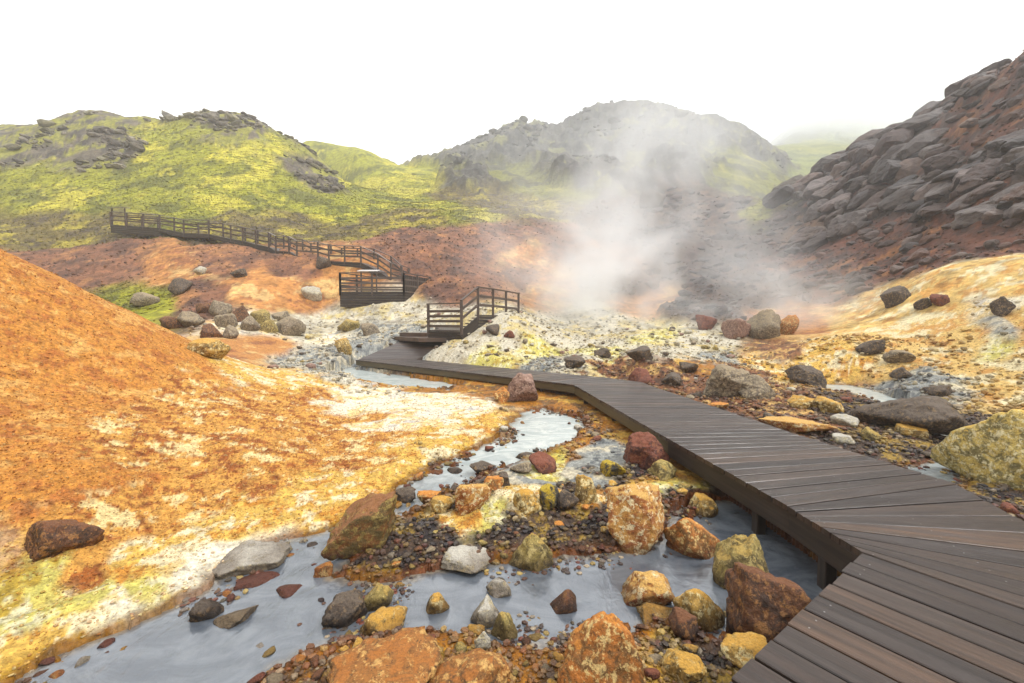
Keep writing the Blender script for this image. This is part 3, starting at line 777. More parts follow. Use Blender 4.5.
# viewing platform with solid skirt
pf = empty('viewing_platform', at(372, 306, 26)); tag(pf, 'square viewing platform with boarded sides and open rails below the walkway', 'platform')
zp_ = at(372, 291.5, 26)[2]
A_ = at(340.5, 300, 26); B_ = at(404, 300, 26); Cc = at(430, 300, 28.6); A_[2] = B_[2] = Cc[2] = zp_
Dd = A_ + (Cc-B_)
mb = MB(); planks_quad(mb, A_, B_, Dd, Cc, 20); mb.build('deck', M_plank, pf, pf.location)
for p, q in ((A_, B_), (B_, Cc), (A_, Dd)):
    m = MB()
    for i in range(6): m.beam(p+np.array([0, -.02, -.1-.15*i]), q+np.array([0, -.02, -.1-.15*i]), .05, .142)
    m.build('skirt', M_beam, pf, pf.location)
rail_run(pf, [A_, B_], 1.12, [.10, .24, .50, .80], step=1.95)
rail_run(pf, [B_, Cc], 1.12, [.36, .74], step=1.2)
rail_run(pf, [A_, Dd], 1.12, [.36, .74], step=1.6)
rail_run(pf, [Dd, Dd+(Cc-Dd)*.62], 1.12, [.36, .74], step=1.6)
m = MB(); dd = (Cc-B_)/np.linalg.norm(Cc-B_)
for i in range(14):
    p = B_ + (Cc-B_)*(i+.5)/14*.98; m.beam(p+np.array([0, 0, .02]), p+np.array([0, 0, 1.0]), .16, .025, up=np.cross(dd, (0, 0, 1)))
m.build('side_boards', M_beam, pf, pf.location)
# connecting ramp from the landing back to the platform
cn = empty('connecting_walkway', (-3.4, 23, 1.6)); tag(cn, 'dark low walkway section between the landing and the viewing platform', 'walkway')
c0, c1 = fl+np.array([.2, 1.55, 0]), B_*.25+Cc*.75; c1[2] = zp_-.02
sd_ = np.array([1.1, .15, 0]); cm = c0*.5+c1*.5; cm[2] = zl+.35
mb = MB(); planks_quad(mb, c0, c0+sd_, cm, cm+sd_, 14); planks_quad(mb, cm, cm+sd_, c1, c1+sd_, 14); mb.build('deck', M_plank, cn, cn.location)
m = MB()
for p, q in ((c0, cm), (cm, c1)):
    for i in range(3): m.beam(p+np.array([-.02, -.02, -.12-.15*i]), q+np.array([-.02, -.02, -.12-.15*i]), .05, .142)
m.build('skirt', M_beam, cn, cn.location)

# stepped walkway up the hillside
hw = empty('hillside_walkway', at(209, 231, 35.5)); tag(hw, 'long railed wooden walkway stepping up along the foot of the green hill', 'walkway')
WP = [at(*p) for p in ((111,224.5,38),(160,228,37),(184,233,36.3),(209,234,35.5),(231,239,34.8),(243,241,34.2),(256,244.5,33.6),(269,247,33),(276,251,32.6),(289,251.5,32.2),(297,256,31.8),(318,257.5,31),(329,261,30.7),(361,262.5,29.6),(378,270.5,28.8),(391,279.5,28.4),(402,283,28.3))]
off3 = []
for i in range(len(WP)):
    a = WP[max(i-1, 0)]; b = WP[min(i+1, len(WP)-1)]; d = (b-a)[:2]; d /= np.linalg.norm(d); off3.append(np.array([-d[1], d[0], 0])*1.25)
mb = MB(); sk = MB()
for i in range(len(WP)-1):
    planks_quad(mb, WP[i], WP[i]+off3[i], WP[i+1], WP[i+1]+off3[i+1], max(3, int(np.linalg.norm(WP[i+1]-WP[i])/.16)))
    for j in range(2 if i else 4): sk.beam(WP[i]+np.array([0, -.02, -.12-.17*j]), WP[i+1]+np.array([0, -.02, -.12-.17*j]), .05, .16)
mb.build('deck', M_plank, hw, hw.location); sk.build('skirt', M_beam, hw, hw.location)
rail_run(hw, WP, 1.1, [.38, .75], step=1.9, cap=M_cap, post=.10)
rail_run(hw, [p+o_ for p, o_ in zip(WP, off3)], 1.1, [.75], step=1.9, cap=M_rail, post=.10)
for k, (px, py, d, lab) in enumerate(((119, 224.5, 38.3, 'slanted information board at the top end of the hillside walkway'), (369, 286, 26.9, 'slanted information board above the rail of the viewing platform'))):
    p = at(px, py, d)
    if k: p[2] = zp_
    ib = empty('information_board', p); tag(ib, lab, 'information board')
    hgt = 1.35 if k else 1.45; w_ = 1.25 if k else 1.5
    for s in (-.38, .38):
        m = MB(); m.beam((s*w_, 0, -.1), (s*w_, 0, hgt-.06), .08, .08, up=(0, 1, 0)); m.build('post', M_rail, ib)
    m = MB(); m.beam((-w_/2, 0, hgt), (w_/2, 0, hgt), .62, .04, up=(0, -.22, 1)); m.build('panel', M_panel if k else M_cap, ib)
# ---------------------------------------------------------------- rocks
import bmesh
_ICO = {}
def ico(sub):
    if sub not in _ICO:
        bm = bmesh.new(); bmesh.ops.create_icosphere(bm, subdivisions=sub, radius=1)
        v = np.array([p.co[:] for p in bm.verts]); f = np.array([[q.index for q in t.verts] for t in bm.faces]); bm.free()
        _ICO[sub] = (v/np.linalg.norm(v, axis=1)[:, None], f)
    return _ICO[sub]
def rock_shape(seed, sub, w, d, h, planes=15, sharp=22, rough=.13, fine=.06, lump=0.03):
    rg = np.random.default_rng(seed)
    v, f = ico(sub)
    nrm = rg.normal(size=(planes, 3)); nrm /= np.linalg.norm(nrm, axis=1)[:, None]
    dist = rg.uniform(.62, 1.0, planes)
    dots = np.maximum(v @ nrm.T, 0)/dist
    r = (dots**sharp).sum(1)**(-1/sharp); r = np.minimum(r, 1.35)
    p = v*r[:, None]
    lo, hi = p.min(0), p.max(0); p = (p-(lo+hi)/2)/(hi-lo)*2
    S = np.array([w, d, h])/2; m = S.mean()
    o = rg.uniform(0, 60, 3)
    q = p*S/m + o
    p = p*(1 + rough*2*(fbm(q, .9, 4, 1)-.5)[:, None] + (fine*2*(fbm(q, .22, 4, 2, ridged=True)-.6))[:, None] + lump*2*(fbm(q, .45, 3, 5)-.5)[:, None])
    if sub >= 4: p = p*(1 - .05*sstep(.66, .78, fbm(q, .5, 3, 4, ridged=True))[:, None])
    return p*S, f

def put_rock(x0, y0, x1, y1, mat, label, name='boulder', cat='boulder', seed=None, flat=False, lump=0.03, group=None, yaw=None, tilt=0.0, dims=None, peak=0.0, sz=1.0, sharp=26, sink=.24, d=None, thick=.8):
    put_rock.k += 1
    seed = put_rock.k*13+5 if seed is None else seed
    cx = (x0+x1)/2; by = y1
    p = hit(min(max(cx, -200), 1300), by)
    if d is None: d = p[1]
    w = (x1-x0)*d/F*1.04
    w *= sz
    dep = w*thick
    base = at(cx, by, d); al = math.atan((by-320)/F); al = max(al, .0)
    happ = (y1-y0)*d/F*sz
    H = (happ - .55*dep*math.sin(al))/math.cos(al)
    H = max(H, (.16 if flat else .34)*w, .03)
    if dims: w = dims[0]*d/F; dep = w*thick; H = dims[1]*d/F
    x, y = base[0]*(1+dep*.38/d), base[1]+dep*.38
    z = z_fine(x, y)
    if d < 14:
        zw_ = float(zwater(y)); z = max(z, zw_-.03)
    px = w*F/d
    sub = 5 if px > 34 else (4 if px > 14 else 3)
    Ht = H*(1+sink*2)
    v, f = rock_shape(seed, sub, w, dep, Ht, sharp=sharp, lump=lump)
    if peak:
        u_ = np.clip((v[:, 2]/Ht + .5), 0, 1); v[:, :2] *= (1.12 - peak*u_**1.3)[:, None]; v[:, 0] += peak*.18*w*u_
    if tilt:
        c_, s_ = math.cos(tilt), math.sin(tilt); v = np.stack([v[:, 0]*c_+v[:, 2]*s_, v[:, 1], -v[:, 0]*s_+v[:, 2]*c_], -1)
    az_ = -math.atan2(x, y); c_, s_ = math.cos(az_), math.sin(az_)
    v = np.stack([v[:, 0]*c_-v[:, 1]*s_, v[:, 0]*s_+v[:, 1]*c_, v[:, 2]], -1)
    o = np_mesh(name, v, f, RM[mat], loc=(x, y, z + Ht/2 - sink*H*1.4))
    tag(o, label, cat, group)
    ROCKS.append((x, y, w/2))
    return o
put_rock.k = 0; ROCKS = []
B, S, L = 'boulder', 'stone', 'slab'
LIST = [
 # x0, y0, x1, y1, material, label, extra
 (606,492,664,551,'cream','tall orange and cream crusted boulder with a pitted top beside the dark pool',dict(lump=.06)),
 (665,511,719,555,'orange','blocky orange boulder with a grey face between the pitted and the olive boulders',{}),
 (703,533,767,592,'olive','sharp pointed yellow olive boulder standing in the pool near the boardwalk',dict(seed=92,peak=.62)),
 (724,570,824,660,'brown','large dark brown boulder leaning against the boardwalk edge',dict(tilt=-.12)),
 (620,569,676,606,'cream','knobbly orange boulder with pale crust in the middle of the pool',dict(lump=.09)),
 (634,600,681,624,'yellow','flat mustard yellow stone below the knobbly orange boulder',dict(name=S,cat=S,flat=True)),
 (675,581,725,625,'yellow','rounded yellow rimmed boulder with a cream top in the pool',dict(sharp=8,seed=31)),
 (668,617,699,641,'brown','small brown orange stone under the round yellow rimmed boulder',dict(name=S,cat=S)),
 (553,632,647,712,'orange','big smooth orange boulder rising at the bottom of the picture',dict(seed=44,peak=.5)),
 (722,652,773,690,'yellow','yellow orange crusted slab tucked under the boardwalk corner',dict(name=L,cat=S,flat=True)),
 (662,672,706,694,'yellow','small yellow stone at the bottom edge in brown gravel',dict(name=S,cat=S)),
 (326,494,406,563,'slab','long tilted rust and olive slab of rock at the stream bend',dict(tilt=-.5,dims=(92,50),thick=.55,seed=77,sink=.05)),
 (507,533,553,573,'olive','grey olive angular boulder at the back edge of the pool',dict(seed=15,peak=.45)),
 (441,550,491,571,'pale','flat pale grey slab with a red rim in the rubble',dict(name=L,cat=S,flat=True)),
 (426,587,450,609,'yellow','small round yellow brown stone alone in the pool',dict(name=S,cat=S,sharp=8)),
 (470,593,501,621,'pale','pale yellow lumpy stone, uppermost of the clump in the pool',dict(name=S,cat=S,lump=.08)),
 (491,608,518,636,'olive','yellow grey stone on the right of the pale lumpy clump',dict(name=S,cat=S)),
 (461,612,486,633,'yellow','yellowish stone at the front of the pale lumpy clump',dict(name=S,cat=S)),
 (545,598,576,621,'brown','thin flat brown stone lying alone in the open water',dict(name=S,cat=S,flat=True,tilt=-.2)),
 (360,603,408,634,'yellow','brownish yellow stone behind the wide flat orange boulder',dict(name=S,cat=S)),
 (362,584,394,613,'olive','dull olive stone in the pool behind the brownish yellow stone',dict(name=S,cat=S)),
 (322,594,366,625,'dark','low dark clump of stone at the left side of the pool',dict(name=S,cat=S,flat=True)),
 (326,656,446,712,'ochrebrown','wide flat topped orange boulder in the bottom bank',dict(flat=True,sharp=14,seed=9,lump=.16)),
 (421,668,512,715,'ochrebrown','domed ochre boulder at the bottom edge right of the wide flat one',dict(sharp=10,seed=21,lump=.14)),
 (474,634,491,652,'pale','small bluish white stone above the domed ochre boulder',dict(name=S,cat=S)),
 (486,575,511,594,'pale','cream coloured stone in the pool left of the angular olive boulder',dict(name=S,cat=S,flat=True)),
 (456,486,491,515,'cream','orange and white rock in the row along the stream bank',dict(lump=.08)),
 (430,496,455,513,'yellow','elongated bright yellow stone in the row along the stream bank',dict(name=S,cat=S,flat=True)),
 (512,495,541,516,'yellow','rounded golden yellow stone on the rubble beside the upper stream',dict(name=S,cat=S,lump=.09,sharp=8)),
 (539,490,559,511,'blackyellow','black and sulphur yellow stone next to the golden yellow one',dict(name=S,cat=S)),
 (556,493,579,514,'dark','blue black stone at the end of the yellow row',dict(name=S,cat=S)),
 (417,483,449,500,'orange','flat orange stone with a pale base by the upper stream',dict(name=S,cat=S,flat=True)),
 (494,474,510,488,'dark','small pointed black stone at the upper stream edge',dict(name=S,cat=S)),
 (484,478,503,491,'orange','small orange stone touching the pointed black stone',dict(name=S,cat=S)),
 (527,454,557,472,'redbrown','dark maroon rock on the bank of the upper stream',{}),
 (510,462,531,473,'grey','low greyish tan stone left of the maroon rock',dict(name=S,cat=S,flat=True)),
 (36,526,97,561,'brown','dark brown rock half buried in the orange mound',dict(sink=.5)),
 (193,599,222,621,'dark','dark brown stone in the lower stream',dict(name=S,cat=S)),
 (218,605,259,625,'grey','flat grey slab resting against the dark stone in the lower stream',dict(name=L,cat=S,flat=True)),
 (314,564,333,579,'orange','small bright orange stone at the lower stream bend',dict(name=S,cat=S)),
 (277,582,306,596,'redbrown','reddish stone in the lower stream before the bend',dict(name=S,cat=S,flat=True)),
 (214,546,290,574,'pale','streaky bluish white crusted ledge at the foot of the mound by the stream',dict(name=L,cat=S,flat=True,lump=.1,sink=.35)),
 (238,572,280,588,'redbrown','row stone of dark red brown under the blue grey bank',dict(name=S,cat=S,flat=True)),
 (624,435,668,468,'redbrown','red brown block wedged under the edge of the boardwalk',dict(seed=63)),
 (507,377,538,405,'pink','pinkish brown rock in front of the boardwalk bend',dict(lump=.05)),
 (493,392,512,406,'orange','orange lump beside the pinkish brown rock',dict(name=S,cat=S)),
 (686,487,717,510,'yellow','yellow brown rock at the edge of the boardwalk shadow',{}),
 (574,482,598,507,'yellow','lumpy yellow rock above the tall pitted boulder',dict(lump=.1)),
 (648,462,676,480,'olive','olive crusted rock beside the red brown block',{}),
 (600,462,626,478,'blackyellow','black rock with yellow crust in the middle of the rubble',dict(lump=.08)),
 (515,446,540,456,'dark','thin dark stone in the upper stream',dict(name=S,cat=S,flat=True)),
 (470,459,496,471,'dark','low dark stone with a grey top in mid stream',dict(name=S,cat=S,flat=True)),
 (447,462,463,470,'dark','tiny black stone near the cream bank of the upper stream',dict(name=S,cat=S,flat=True)),
 (389,486,415,501,'dark','dark stone where the stream narrows below the cream bank',dict(name=S,cat=S)),
 (564,358,586,370,'dark','dark stone just behind the boardwalk on pale ground, leftmost of the row',dict(name=S,cat=S)),
 (594,349,611,358,'dark','small dark stone on the pale ground in front of the steam',dict(name=S,cat=S)),
 (627,353,652,367,'dark','dark blocky stone behind the boardwalk right of centre',dict(name=S,cat=S)),
 (629,368,652,384,'redbrown','rusty brown stone touching the far edge of the boardwalk',dict(name=S,cat=S)),
 (680,361,697,371,'dark','flat dark stone on pale ground above the big cream topped rock',dict(name=S,cat=S,flat=True)),
 (661,377,681,389,'dark','dark stone with white streaks near the boardwalk edge',dict(name=S,cat=S)),
 (704,370,748,402,'grey','big grey rock with a dark undercut and cream top beyond the boardwalk',dict(seed=71)),
 (740,380,773,403,'grey','rounded grey rock joined to the cream topped rock',dict(sharp=8)),
 (786,372,823,391,'dark','dark wedge shaped rock beside the side stream',dict(tilt=.2)),
 (851,397,949,440,'dark','broad dark flat boulder with a brown face beyond the boardwalk',dict(flat=True,seed=35,sharp=12)),
 (832,418,856,431,'pale','pale grey white stone left of the broad dark boulder',dict(name=S,cat=S)),
 (833,443,853,453,'pale','bluish white stone right at the boardwalk edge',dict(name=S,cat=S,flat=True)),
 (706,404,727,412,'orange','small orange tan stone at the far boardwalk edge',dict(name=S,cat=S,flat=True)),
 (789,399,812,412,'yellow','orange yellow stone between boardwalk and side stream',dict(name=S,cat=S)),
 (811,398,840,414,'yellow','yellow crusted rock beside the side stream',dict(lump=.08)),
 (898,430,923,442,'yellow','bright sulphur yellow stone in front of the broad dark boulder',dict(name=S,cat=S,flat=True)),
 (861,434,879,448,'olive','mossy yellow stone in the rubble by the boardwalk',dict(name=S,cat=S)),
 (764,425,829,440,'cream','long low cream and orange slab along the boardwalk edge',dict(name=L,cat=S,flat=True,thick=.5)),
 (746,315,777,339,'grey','grey rock fading in the steam below the orange bank',{}),
 (722,322,748,340,'pink','pink grey rock in the steam, left of the grey one',{}),
 (776,318,796,336,'orange','orange rock in the steam at the foot of the yellow bank',{}),
 (696,318,716,331,'redbrown','small rusty rock at the steaming vent',dict(name=S,cat=S)),
 (883,292,908,307,'dark','dark round stone high on the yellow bank',dict(name=S,cat=S,sink=.32)),
 (932,299,947,309,'redbrown','small red brown stone high on the yellow bank',dict(name=S,cat=S,sink=.3)),
 (916,302,930,311,'dark','smallest dark stone between two others on the yellow bank',dict(name=S,cat=S)),
 (993,305,1010,320,'dark','blue grey stone on the yellow bank near the right edge',dict(name=S,cat=S,sink=.3)),
 (858,345,881,358,'dark','dark jagged stone at the foot of the yellow bank',dict(name=S,cat=S)),
 (886,356,911,368,'grey','grey stone with pale top in the stones below the yellow bank',dict(name=S,cat=S)),
 (892,369,910,380,'dark','small dark stone below the grey pale topped one',dict(name=S,cat=S)),
 (924,387,947,398,'dark','dark stone at the toe of the yellow bank above the broad boulder',dict(name=S,cat=S,flat=True)),
 (950,440,1075,532,'sulphurcrust','large sulphur crusted boulder beside the boardwalk at the right edge',dict(lump=.14,sharp=10,seed=17,d=4.75)),
 (209,304,233,320,'grey','square grey brown block topping the rock pile left of the platform',dict(sz=.8,sharp=40,sink=.35)),
 (232,306,252,324,'brown','upright brown block in the middle of the rock pile',dict(sz=.8,sharp=40,sink=.35)),
 (160,318,184,331,'brown','dark brown block at the far left of the rock pile by the mound',dict(sz=.8,sharp=40,sink=.35)),
 (240,318,262,333,'grey','tilted grey block in front of the upright brown one in the rock pile',dict(sz=.8,sharp=40,sink=.35,tilt=.3)),
 (196,308,214,318,'brown','small brown block behind the square grey brown one in the rock pile',dict(sz=.8,sharp=40,sink=.35,name=S,cat=S)),
 (258,322,280,334,'olive','dull olive block at the right front of the rock pile',dict(sz=.8,sharp=40,sink=.35)),
 (250,309,272,324,'olive','tan block on the right of the rock pile',dict(sz=.8,sharp=40,sink=.35)),
 (270,312,292,323,'grey','low pale block at the right end of the rock pile',dict(sz=.8,sharp=40,sink=.35,name=S,cat=S)),
 (178,314,206,329,'grey','wedge shaped grey block at the left end of the rock pile',dict(sz=.8,sharp=40,sink=.35)),
 (215,315,238,330,'grey','pale grey block leaning in the rock pile front',dict(sz=.8,sharp=40,sink=.35)),
 (200,326,224,340,'brown','brown slab lying at the lower front of the rock pile',dict(sz=.8,sharp=40,sink=.35,name=L,cat=S,flat=True)),
 (222,326,240,340,'grey','small grey block at the lower front of the rock pile',dict(sz=.8,sharp=40,sink=.35,name=S,cat=S)),
 (276,320,304,337,'grey','large smooth grey stone on cream ground in front of the rock pile',dict(sharp=8)),
 (192,342,228,360,'yellow','flat ochre ledge stone on the shoulder of the orange mound',dict(name=L,cat=S,flat=True)),
 (134,296,158,306,'grey','grey boulder on the red slope beside the mossy patch',dict(flat=True)),
 (171,285,191,297,'dark','dark grey boulder on the red slope above the mossy patch',{}),
 (195,270,206,277,'pale','small whitish boulder on the red slope',dict(name=S,cat=S)),
 (232,273,246,281,'dark','dark small boulder in the middle of the red slope',dict(name=S,cat=S)),
 (303,293,321,303,'pale','pale rounded boulder left of the viewing platform',{}),
 (316,262,331,272,'dark','dark boulder right under the hillside walkway',{}),
 (336,340,352,354,'yellow','yellow lump in the grey stream near the boardwalk corner',dict(name=S,cat=S,sharp=8)),
 (486,328,499,337,'dark','dark ringed stone below the landing stairs',dict(name=S,cat=S)),
 (504,333,515,339,'redbrown','tiny rusty stone below the landing stairs',dict(name=S,cat=S)),
 (338,322,360,332,'olive','olive stone in the grey clay left of the steps',dict(name=S,cat=S)),
 (362,326,380,336,'grey','grey stone in the clay beside the wooden steps',dict(name=S,cat=S)),
 (640,212,664,228,'dark','dark crag boulder in the gully behind the steam',dict(d=60)),
]
for x0, y0, x1, y1, mat, lab, kw in LIST:
    put_rock(x0, y0, x1, y1, mat, lab, **kw)

# medium stones nothing tells apart, in four groups
def pick(weight, count, rmin, rmax, sdmin=-.02, azmax=52):
    ok = (rr > rmin) & (rr < rmax) & (np.abs(az) < azmax) & (sdn > sdmin)
    w_ = np.where(ok, weight, 0).astype(np.float64)
    wd_all = np.full(N, 9., np.float32); wd_all[near] = wd
    w_[wd_all < .12] = 0
    return RNG.choice(N, count, replace=False, p=w_/w_.sum())
def far_from_rocks(x, y, s): return all(math.hypot(x-a, y-b) > s + c*.75 for a, b, c in ROCKS)
def mid_stones(weight, count, rmin, rmax, mats, smin, smax, label, group, sdmin=-.02):
    done = 0
    for i in pick(weight, count*4, rmin, rmax, sdmin):
        x, y, z = PF[i]; s = random.uniform(smin, smax)*rr[i]**.55
        if not far_from_rocks(x, y, s*.5): continue
        z = max(z, float(zwater(y))-.02) if sdn[i] < 0 else z
        put_rock.k += 1
        h = s*random.uniform(.4, .75)
        v, f = rock_shape(put_rock.k*7+3, 3 if s*F/rr[i] > 9 else 2, s, s*random.uniform(.6, 1), h, rough=.1)
        a_ = random.uniform(0, 6.28); v = np.stack([v[:, 0]*math.cos(a_)-v[:, 1]*math.sin(a_), v[:, 0]*math.sin(a_)+v[:, 1]*math.cos(a_), v[:, 2]], -1)
        o = np_mesh('stone', v, f, RM[random.choice(mats)], loc=(x, y, z+h*.28)); tag(o, label, 'stone', group)
        ROCKS.append((x, y, s/2)); done += 1
        if done >= count: break
wr, wa, wrr = wk('rubble', 'algae'), wk('algae'), wk('redrubble', 'rubble')
lft = P0[:, 0] < np.interp(P0[:, 1], [0, 3, 10, 17], [1.5, 2.2, 1.6, -6])
mid_stones(wr*lft*(sdn > .02), 90, 2.2, 8.5, ['dark', 'brown', 'redbrown', 'olive', 'yellow', 'orange', 'grey'], .028, .06, 'small rough stone among the rubble between the pool and the boardwalk', 'small stones of the rubble bank')
mid_stones(np.where((sdn < 0) & (sdn > -.3) & (rr < 8), 1, 0)*sstep(.45, .6, fbm(P0, .6, 3, 17)), 90, 2.4, 8, ['brown', 'dark', 'redbrown', 'olive', 'pale', 'yellow', 'orange'], .022, .06, 'small wet stone poking out of the shallow milky water', 'small stones in the water', -.3)
mid_stones(wrr*(~lft), 70, 4.5, 14, ['dark', 'redbrown', 'brown', 'grey', 'yellow', 'pale'], .03, .07, 'small stone in the rubble beyond the boardwalk', 'small stones beyond the boardwalk')
mid_stones(wk('cream', 'clay', 'sulphur', 'valley')*(rr > 12), 80, 12, 24, ['grey', 'pale', 'olive', 'dark', 'pink'], .035, .075, 'small stone scattered on the pale valley floor', 'stones on the pale valley floor')

# loose rubble and gravel nobody could count
def scatter(name, label, cat, weight, count, rmin, rmax, smin, smax, palette, mat, sdmin=-.04, flat=.6, pw=.6, sub=1, sunk=.2, tint=.5):
    ids = pick(weight, count, rmin, rmax, sdmin)
    bv, bf = ico(sub); nb = len(bv)
    cen = PF[ids].astype(np.float64); r_ = rr[ids]
    cen[:, 2] = np.maximum(cen[:, 2], zwater(cen[:, 1])-.01) if rmax < 20 else cen[:, 2]
    cen[:, :2] += RNG.normal(0, .004, (count, 2))*r_[:, None]
    s = (smin + (smax-smin)*RNG.random(count)**3)*r_**pw
    dirs = RNG.normal(size=(count, 5, 3)); dirs /= np.linalg.norm(dirs, axis=2)[..., None]
    dots = np.maximum(np.einsum('vk,cpk->cvp', bv, dirs), 0)/RNG.uniform(.55, .95, (count, 1, 5))
    rad = np.minimum(1, (dots**10).sum(-1)**(-.1) if True else 1)
    v = bv[None]*rad[..., None]*np.stack([s, s*RNG.uniform(.55, 1, count), s*RNG.uniform(.35, .8, count)*flat/.6], -1)[:, None, :]*.5
    a_ = RNG.uniform(0, 6.28, count); ca, sa = np.cos(a_)[:, None], np.sin(a_)[:, None]
    v = np.stack([v[..., 0]*ca-v[..., 1]*sa, v[..., 0]*sa+v[..., 1]*ca, v[..., 2]+.3*(RNG.random(count)-.5)[:, None]*v[..., 0]], -1)
    v = v + cen[:, None]; v[..., 2] += (s*sunk)[:, None]
    f = (bf[None] + (np.arange(count)*nb)[:, None, None]).reshape(-1, 3)
    cols = np.array([srgb(*c, .6) for c in palette])[RNG.integers(0, len(palette), count)]*RNG.uniform(.7, 1.25, (count, 1))
    cols = cols*(1-tint) + C[ids]*tint*RNG.uniform(.7, 1.15, (count, 1))
    o = np_mesh(name, v.reshape(-1, 3), f, mat, smooth=False, attrs={'Col': ('COL', np.repeat(cols, nb, 0))})
    return tag(o, label, cat, kind='stuff')
def chip_mat(name, r0):
    t = NT(name); pos = t.n('ShaderNodeTexCoord').outputs['Object']
    col = t.n('ShaderNodeVertexColor', layer_name='Col').outputs['Color']
    f = t.noise(pos, 70, 5, .7)
    col = t.mix(1.0, col, t.ramp(f, [(.3, (.5,)*3), (.5, (1,)*3), (.7, (1.45, 1.42, 1.36))]), 'MULTIPLY')
    return t.bsdf(Base_Color=col, Roughness=r0, Normal=t.bump(f, .5, .01), Specular_IOR_Level=.4)
M_chip = chip_mat('wet_stone_chips', .5); M_dry = chip_mat('dry_gravel', .9)
mix_ = [(86,62,50),(66,52,48),(50,45,48),(96,66,52),(120,82,60),(150,120,60),(180,156,92),(176,160,134),(116,106,96),(80,74,72),(124,66,50),(76,70,54),(58,50,50),(70,58,52)]
scatter('rubble', 'loose wet rubble of many colours on the bank between pool and boardwalk', 'rubble', wr*lft*(rr < 9), 11000, 1.9, 9, .004, .036, mix_, M_chip, .0)
scatter('rubble', 'small stones and crumbs lying in the shallow milky water', 'rubble', np.where((sdn < 0) & (rr < 10), 1, 0)*sstep(-.4, -.05, sdn)*sstep(.5, .62, fbm(P0, .5, 4, 23)), 3000, 2.0, 10, .006, .032, mix_, M_chip, -.5, tint=.1)
scatter('rubble', 'loose reddish and brown rubble on the flat beyond the boardwalk', 'rubble', np.maximum(wrr, .6*wk('clay'))*(~lft), 9000, 4.5, 16, .006, .034, mix_, M_chip, -.05)
scatter('rubble', 'scattered pale and grey stones covering the valley floor near the steps', 'rubble', wk('cream', 'clay', 'sulphur', 'valley')*((rr > 11) | ~lft), 5500, 9, 27, .006, .036, [(196,186,166),(150,142,130),(222,212,188),(220,194,140),(176,164,130),(116,108,100)], M_dry, -.02)
scatter('gravel', 'rusty red brown gravel strewn over the orange mound', 'gravel', wk('orange', 'orange_deep') + .12*wk('ochre'), 34000, 2.2, 12.5, .003, .012, [(166,92,38),(150,80,34),(190,110,46),(136,72,34),(214,150,70),(236,206,140),(176,96,40)], M_dry, .05, pw=.5, sunk=.10)
scatter('gravel', 'ochre and cream crumbs on the crusted edge of the mound', 'gravel', wk('ochre', 'sulphur', 'cream')*lft*(rr < 11), 7000, 2.2, 11, .004, .018, [(224,180,90),(240,220,160),(196,130,52),(176,104,44),(226,206,150)], M_dry, .03, pw=.5, sunk=.12)
scatter('scree', 'loose dark scree covering the red slope and the gully', 'scree', wk('redslope', 'darkslope', 'redlava', 'lava')*(rr > 17), 12000, 17, 60, .010, .05, [(104,84,72),(80,68,62),(136,98,76),(126,114,104),(150,104,74)], M_dry, pw=.45)
scatter('scree', 'small stones dotted over the yellow bank', 'scree', wk('ochre', 'cream', 'bank')*(~lft)*(rr > 9)*(az > 25), 1500, 9, 20, .008, .04, [(150,110,60),(210,170,90),(110,90,70),(226,204,150),(90,76,66)], M_dry)

def block_mat(name, sc, r0):
    t = NT(name); pos = t.n('ShaderNodeTexCoord').outputs['Object']
    col = t.n('ShaderNodeVertexColor', layer_name='Col').outputs['Color']
    f = t.noise(pos, sc, 9, .7, .4)
    col = t.mix(1.0, col, t.ramp(f, [(.3, (.42, .41, .41)), (.5, (1,)*3), (.68, (1.5, 1.47, 1.42))]), 'MULTIPLY')
    return t.bsdf(Base_Color=col, Roughness=r0, Normal=t.bump(f, .9, .35/sc), Specular_IOR_Level=.4)
M_lava = block_mat('lava_rock', 2.2, .62); M_crag = block_mat('crag_stone', 1.5, .9)
CRAGP = ((128,118,104),(96,88,80),(150,142,128),(112,104,92),(78,72,68))
